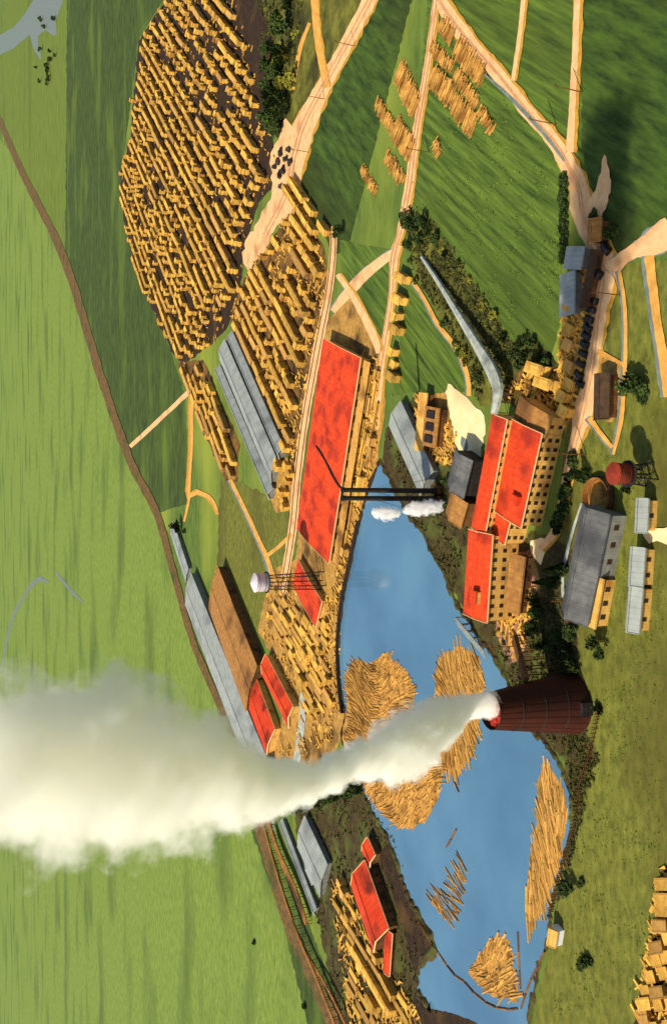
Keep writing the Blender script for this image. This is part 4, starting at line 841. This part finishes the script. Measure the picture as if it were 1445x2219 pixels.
# ------------------------------------------------------------------ trees and shrubs
def crown_mb(rx, rz, zc, n, seed, s=.8, cone=False):
    r = random.Random(seed); mb = MB(); cl = [(Vector((r.uniform(-1, 1), r.uniform(-1, 1), r.uniform(-.8, 1))) * .62) for _ in range(9)]
    for _ in range(n):
        if cone:
            z = r.random() ** 1.3; a = r.uniform(0, 2 * pi); q = (1 - z) * r.uniform(.4, 1.0); p = Vector((cos(a) * q * rx, sin(a) * q * rx, zc - rz + z * 2 * rz))
        else:
            c = r.choice(cl); d = Vector((r.gauss(0, 1), r.gauss(0, 1), r.gauss(0, 1))).normalized() * r.uniform(.25, .5); p = c + d; p = Vector((p.x * rx, p.y * rx, p.z * rz + zc))
            if p.z < .1: p.z = .1 + r.random() * .3
        a = Vector((r.gauss(0, 1), r.gauss(0, 1), r.gauss(0, 1))).normalized() * s * r.uniform(.6, 1.4); b = a.orthogonal().normalized() * s * r.uniform(.5, 1)
        mb.add([p - a, p - b * .8, p + a, p + b], [(0, 1, 2, 3)])
    return mb
def tree_proto(name, rx, rz, h, n, seed, leaf, cone=False, s=.8):
    c = empty(name, (0, 0, 0), 0, 'x', 'tree' if 'tree' in name else 'shrub'); zc = h - rz
    r = random.Random(seed); mb = MB(); mb.tube((0, 0, 0), (0, 0, zc + rz * .4), .16 * h / 5, .05, 7)
    if not cone:
        for k in range(4):
            a = r.uniform(0, 2 * pi); mb.tube((0, 0, zc * .8), (cos(a) * rx * .6, sin(a) * rx * .6, zc + rz * .3), .09, .03, 5)
    mb.build('trunk', M_bark, c); crown_mb(rx, rz, zc, n, seed, s, cone).build('crown', leaf, c); return c
PT = {}
for k, (rx, rz, h, n, leaf, cone) in {'bushy_tree': (3.2, 2.8, 6.4, 420, M_leaf, False), 'conifer_tree': (2.6, 4.6, 10.5, 520, M_leaf, True), 'shrub': (1.9, 1.3, 2.5, 220, M_leaf, False), 'yellow_shrub': (2.4, 1.5, 3.0, 240, M_leafy, False)}.items():
    PT[k] = [tree_proto(k, rx, rz, h, n, 31 + i, leaf, cone, .62) for i in range(2)]
used = set()
def plant(kind, x, y, s, label, group=None):
    i = R.randrange(2); p = PT[kind][i]
    if (kind, i) not in used: o = p; used.add((kind, i))
    else: o = copy_tree(p)
    if kind == 'bushy_tree' and x > 850: s *= .74
    g = G(x, y); o.location = (g.x, g.y, 0); o.rotation_euler = (0, 0, R.uniform(0, 6.28)); o.scale = (s * R.uniform(.85, 1.15), s * R.uniform(.85, 1.15), s * R.uniform(.85, 1.2)); o['label'] = label
    if group: o['group'] = group
    elif 'group' in o: del o['group']
for i in range(10): plant('shrub', 1248 - i * 3.6 + R.uniform(-2, 2) , 992 + i * 17 + R.uniform(-5, 5), 1.1 * R.uniform(.7, 1.2), 'dark round shrub in the row along the road behind the mill', 'shrubs along the road behind the mill')
for i in range(17): plant('shrub', 1225 + R.uniform(-1.5, 1.5), 385 + i * 11, .85, 'dark clipped shrub in the hedge beside the main road', 'hedge shrubs beside the main road')
for i, (x, y) in enumerate([(636, 1748), (654, 1742), (672, 1738), (690, 1733), (708, 1727), (724, 1722), (742, 1716), (758, 1710), (774, 1705)]): plant('bushy_tree', x + 14, y, 1.15, 'dark tree in the line standing below the smoke', 'trees in the line below the smoke')
for x, y, s, k, lb in [(1388, 830, 1.6, 'bushy_tree', 'dark bushy tree alone by the right edge near the side road'), (1396, 860, .9, 'shrub', 'low dark shrub beside the lone bushy tree'), (1275, 1030, .9, 'conifer_tree', 'small conifer between red tank and road'), (1225, 1235, 1.0, 'conifer_tree', 'small conifer below the cream sawdust spot'), (1212, 1260, .9, 'conifer_tree', 'second small conifer near the sawdust spot, lower one'), (1240, 1925, 1.2, 'bushy_tree', 'dark tree by the pond fence near the log strip'), (1262, 1915, .7, 'shrub', 'small shrub right of the tree by the pond fence'), (1275, 2080, 1.1, 'shrub', 'dark shrub on the olive slope, low in the picture'), (1265, 2090, .8, 'shrub', 'small companion of the dark shrub on the olive slope'), (1310, 1390, 1.2, 'bushy_tree', 'slim dark tree under the dark grey building'), (1300, 1420, .8, 'shrub', 'shrub below the slim dark tree'), (1360, 1060, .8, 'shrub', 'dark shrub right of the red water tank'), (395, 1140, 1.5, 'bushy_tree', 'dark tree at the tip of the long grey gallery'), (402, 1150, 1.2, 'shrub', 'shrub at the foot of the tree by the grey gallery'), (1330, 500, 1.2, 'shrub', 'shrub on the dark pasture near the road fork'), (747, 505, .9, 'bushy_tree', 'small tree at the corner of the small paddock'), (1300, 1535, .9, 'shrub', 'dark shrub at the upper end of the fence'), (553, 2042, .8, 'shrub', 'lone dark shrub in the bright field, upper one'), (662, 2180, .8, 'shrub', 'lone dark shrub in the bright field, lower one'), (1290, 470, 1.0, 'shrub', 'dark shrub against the pointed dirt turnout')]:
    plant(k, x, y, s, lb)
for i in range(26):
    x, y = R.uniform(585, 645), R.uniform(-5, 290)
    if x < 575 + y * .05 or x > 668 - abs(y - 60) * .12: continue
    k = R.choice(('bushy_tree', 'yellow_shrub', 'bushy_tree')); plant(k, x, y, R.uniform(.9, 1.9), ('dark bushy tree' if k == 'bushy_tree' else 'yellow green bush') + ' in the scrub between yard and road', 'trees and bushes in the scrub by the yard')
for i in range(16): plant('bushy_tree', R.uniform(80, 125), R.uniform(40, 190), R.uniform(.9, 1.6), 'tiny dark tree on the meadow near the far river', 'trees near the far river')
for i in range(18):
    t = R.random(); s_ = R.choice((-1, 1)); x = 915 + t * 175 + s_ * R.uniform(26, 44) * (1 + t * .5) * (1.3 if s_ > 0 else .8); y = 545 + t * 280 - s_ * R.uniform(6, 18)
    plant(R.choice(('shrub', 'shrub', 'yellow_shrub')), x, y, R.uniform(.6, .95), 'scrubby bush lining the raised grey conveyor', 'bushes lining the raised grey conveyor')
for i, (x, y) in enumerate([(880, 470), (895, 485), (905, 500), (925, 480), (915, 520), (890, 530), (935, 500), (950, 520)]): plant('bushy_tree', x, y, R.uniform(.8, 1.2), 'dark tree in the clump above the raised grey conveyor', 'tree clump above the raised grey conveyor')
for i, (x, y) in enumerate([(1130, 745), (1145, 735), (1160, 745), (1175, 765), (1120, 770), (1150, 770), (1190, 785), (1165, 790), (1135, 790)]): plant('bushy_tree', x, y, R.uniform(.7, 1.0), 'dark tree added for the shadow and brush behind the mill end', 'trees added for the shadow and brush behind the mill end')  # added trees give the darkness of a cast shadow over low brush
for i, (x, y) in enumerate([(1165, 1300), (1170, 1330), (1160, 1365), (1190, 1395), (1215, 1385), (1235, 1395), (1245, 1370), (1240, 1420), (1200, 1405), (1250, 1440), (985, 1100), (1000, 1050), (975, 1040)]): plant('bushy_tree', x, y, R.uniform(.8, 1.2), 'dark tree standing between mill and burner' if x > 1100 else 'dark tree beside the boiler house', 'trees between mill and burner' if x > 1100 else 'trees beside the boiler house')
for k, v in PT.items():
    for i, p in enumerate(v):
        if (k, i) not in used:
            for ch in list(p.children): bpy.data.objects.remove(ch)
            bpy.data.objects.remove(p)
def scrub(poly, n, smin, smax, m, label, name='scrub'):
    mb = MB(); xs = [p[0] for p in poly]; ys = [p[1] for p in poly]; k = 0; tries = 0
    while k < n and tries < n * 8:
        tries += 1; x, y = R.uniform(min(xs), max(xs)), R.uniform(min(ys), max(ys))
        if not inside((x, y), poly): continue
        g = G(x, y)
        if noise.noise(g * .06) < R.uniform(-.5, .25): continue
        s = R.uniform(smin, smax); k += 1
        for _ in range(6):
            p = g + Vector((R.uniform(-s, s) * .7, R.uniform(-s, s) * .7, R.uniform(.2, .8) * s)); a = Vector((R.gauss(0, 1), R.gauss(0, 1), R.gauss(0, .8))).normalized() * s * .55; b = a.orthogonal().normalized() * s * .4
            mb.add([p - a, p - b, p + a, p + b], [(0, 1, 2, 3)])
    tag(mb.build(name, m), label, 'scrub', None, 'stuff')
scrub([(870, 440), (935, 470), (1015, 590), (1110, 740), (1140, 760), (1090, 860), (1040, 880), (1015, 800), (960, 690), (895, 590)], 900, .5, 1.3, M_tuft, 'dense low brush on both sides of the raised grey conveyor')
scrub([(835, 930), (905, 1050), (960, 1040), (1030, 1060), (1010, 1160), (985, 1290), (900, 1130)], 420, .4, 1.1, M_tuft, 'dark brush on the bank between pond tip and mill')
scrub([(1060, 1350), (1130, 1380), (1240, 1190), (1252, 1400), (1262, 1600), (1215, 1640), (1140, 1540), (1095, 1450)], 800, .4, 1.1, M_tuft, 'dark brush between mill and burner')
scrub([(1210, 1600), (1260, 1560), (1300, 1640), (1260, 1780), (1225, 1920), (1245, 1740)], 400, .3, .9, M_tuft, 'rough brush along the near pond bank')
scrub([(640, 1760), (780, 1700), (850, 1800), (940, 2050), (900, 2100), (930, 2180), (1040, 2230), (740, 2230), (690, 2000)], 1100, .4, 1.1, M_tuft, 'dark brush on the slope above the pond arm')
scrub([(560, 0), (660, 0), (640, 200), (600, 280), (570, 150)], 420, .8, 1.8, M_tuft, 'tangled brush between yard and road')
scrub([(950, 60), (1230, 330), (1210, 700), (1100, 740), (880, 440), (900, 300)], 700, .25, .6, M_tuftg, 'tufts of grass across the deep green field', 'grass')
scrub([(1250, 1000), (1400, 700), (1440, 1300), (1430, 2200), (1200, 2200), (1260, 1650), (1270, 1400)], 1800, .12, .38, M_tuftg, 'tufts of grass on the olive slope', 'grass')
def boards(poly, n, label, m=M_lumbulk):
    mb = MB(); xs = [p[0] for p in poly]; ys = [p[1] for p in poly]; k = 0; t = 0
    while k < n and t < n * 8:
        t += 1; x, y = R.uniform(min(xs), max(xs)), R.uniform(min(ys), max(ys))
        if not inside((x, y), poly): continue
        g = G(x, y); k += 1; a = R.choice((.87, .87, 2.4, R.uniform(0, 3))) + R.gauss(0, .12); L_ = R.uniform(1.5, 5); w_ = R.uniform(.15, .5)
        mb.box(-L_ / 2, L_ / 2, -w_, w_, .4, .5 + R.uniform(.1, .7), Matrix.Translation((g.x, g.y, 0)) @ Matrix.Rotation(a, 4, 'Z'))
    tag(mb.build('scattered_boards', m), label, 'boards', None, 'stuff')
boards(YARD1, 900, 'loose boards and timbers scattered through the upper lumber yard')
boards(YARD2, 700, 'loose boards and timbers scattered through the lower lumber yard')
boards([(575, 1290), (650, 1220), (735, 1300), (745, 1540), (700, 1640), (600, 1640), (640, 1520), (570, 1370)], 420, 'loose boards strewn over the landing yard')
boards([(780, 760), (825, 780), (815, 1000), (780, 1110), (745, 1290), (705, 1350), (740, 1200), (775, 1000)], 320, 'loose boards strewn along the wharf')
boards([(715, 1900), (770, 1940), (860, 2100), (920, 2219), (760, 2219)], 420, 'broken timber littering the dark slope')
boards([(1090, 1210), (1150, 1200), (1160, 1330), (1120, 1430), (1080, 1370)], 160, 'scrap timber behind the pond end mill')
boards([(900, 850), (990, 940), (990, 1010), (935, 1000), (900, 930)], 120, 'scrap timber around the brown frame house')
boards([(1230, 600), (1290, 560), (1262, 800), (1225, 940), (1210, 800)], 220, 'boards strewn over the tan parking strip')
boards([(1090, 850), (1150, 800), (1220, 810), (1215, 940), (1180, 930)], 160, 'boards strewn around the sorting shed')
boards([(1375, 2219), (1430, 1880), (1470, 1880), (1470, 2240)], 200, 'boards strewn between the near corner stacks')
# fence by the near pond bank
def fence(pts, label, n, hh=1.6):
    sp = spline([(x, y, 0) for x, y in pts], 4); c = empty('fence', G(*sp[0][:2]), 0, label, 'fence'); o0 = c.location; prev = None
    idx = [int(i * (len(sp) - 1) / (n - 1)) for i in range(n)]; mb = MB(); first = None
    pm = MB(); pm.tube((0, 0, 0), (0, 0, hh), .16, n=5); me = pm.mesh('post'); me.materials.append(M_wallbr)
    for i in idx:
        p = G(*sp[i][:2]) - o0; o = bpy.data.objects.new('post', me); COL.objects.link(o); o.parent = c; o.location = p
        if prev is not None:
            for z in (.6, 1.3): mb.tube(prev + Vector((0, 0, z)), p + Vector((0, 0, z)), .06, n=4)
        prev = p
    mb.build('rail', M_wallbr, c)
fence([(1300, 1545), (1284, 1620), (1262, 1700), (1244, 1800), (1222, 1880), (1198, 1975)], 'dark post fence following the near pond bank', 60, 2.2)
# utility poles
def pole(x, y, label, hh=11):
    g = G(x, y); c = empty('utility_pole', (g.x, g.y, 0), radians(40), label, 'pole', 'utility poles beside the roads')
    mb = MB(); mb.tube((0, 0, 0), (0, 0, hh), .2, .14, 7); mb.build('post', M_wallbr, c); mb = MB(); mb.box(-1.5, 1.5, -.22, -.1, hh - 1.2, hh - .9); mb.build('crossarm', M_wallbr, c)
for x, y, lb in [(770, 100, 'utility pole at the top of the wide pale road'), (705, 215, 'utility pole by the fork of the wide pale road'), (670, 330, 'utility pole beside the pink plaza'), (1205, 270, 'utility pole beside the wide diagonal road'), (1262, 200, 'utility pole beside the straight field road'), (1345, 640, 'utility pole beside the orange footpath'), (1270, 985, 'utility pole behind the mill beside the shrubs'), (1258, 1300, 'utility pole beside the dark grey building'), (1120, 1400, 'utility pole between mill and burner'), (930, 330, 'utility pole right of the pale log deck road')]: pole(x, y, lb)

# ------------------------------------------------------------------ light and camera
EL = radians(47); AZ = (-cos(radians(24)), -sin(radians(24)))       # towards the sun: from the left, a little from the front
w = bpy.data.worlds.new('World'); S.world = w; w.use_nodes = True; N = w.node_tree.nodes; L = w.node_tree.links
sky = N.new('ShaderNodeTexSky'); sky.sky_type = 'NISHITA'; sky.sun_disc = False; sky.sun_elevation = EL; sky.sun_rotation = atan2(AZ[0], AZ[1])
sky.air_density = 1.0; sky.dust_density = 1.5
bg = N['Background']; bg.inputs['Strength'].default_value = .105; L.new(sky.outputs[0], bg.inputs['Color'])
sd = bpy.data.lights.new('sun', 'SUN'); sd.energy = 4.4; sd.angle = radians(.5); sd.color = (1, .915, .76)
so = bpy.data.objects.new('sun', sd); COL.objects.link(so); so.location = (-200, 0, 300)
dv = Vector((AZ[0] * cos(EL), AZ[1] * cos(EL), sin(EL))); so.rotation_euler = dv.to_track_quat('Z', 'Y').to_euler()
cd = bpy.data.cameras.new('camera'); co = bpy.data.objects.new('camera', cd); COL.objects.link(co); S.camera = co
cd.sensor_fit = 'VERTICAL'; cd.sensor_height = 24; cd.lens = 24 * FP / 2219; cd.clip_end = 20000; cd.clip_start = 1
fw = Vector((0, cos(PITCH), -sin(PITCH))); up = Vector((0, sin(PITCH), cos(PITCH)))
X = -up; Y = Vector((1, 0, 0)); Z = -fw
co.matrix_world = Matrix(((X.x, Y.x, Z.x, 0), (X.y, Y.y, Z.y, 0), (X.z, Y.z, Z.z, H), (0, 0, 0, 1)))
S.render.engine = 'CYCLES'
S.view_settings.view_transform = 'Standard'; S.view_settings.look = 'None'; S.view_settings.gamma = 1; S.view_settings.exposure = 0.36
cy = S.cycles; cy.volume_bounces = 28; cy.max_bounces = 32; cy.diffuse_bounces = 3; cy.glossy_bounces = 3; cy.volume_step_rate = .6; cy.volume_max_steps = 256
cy.use_denoising = True
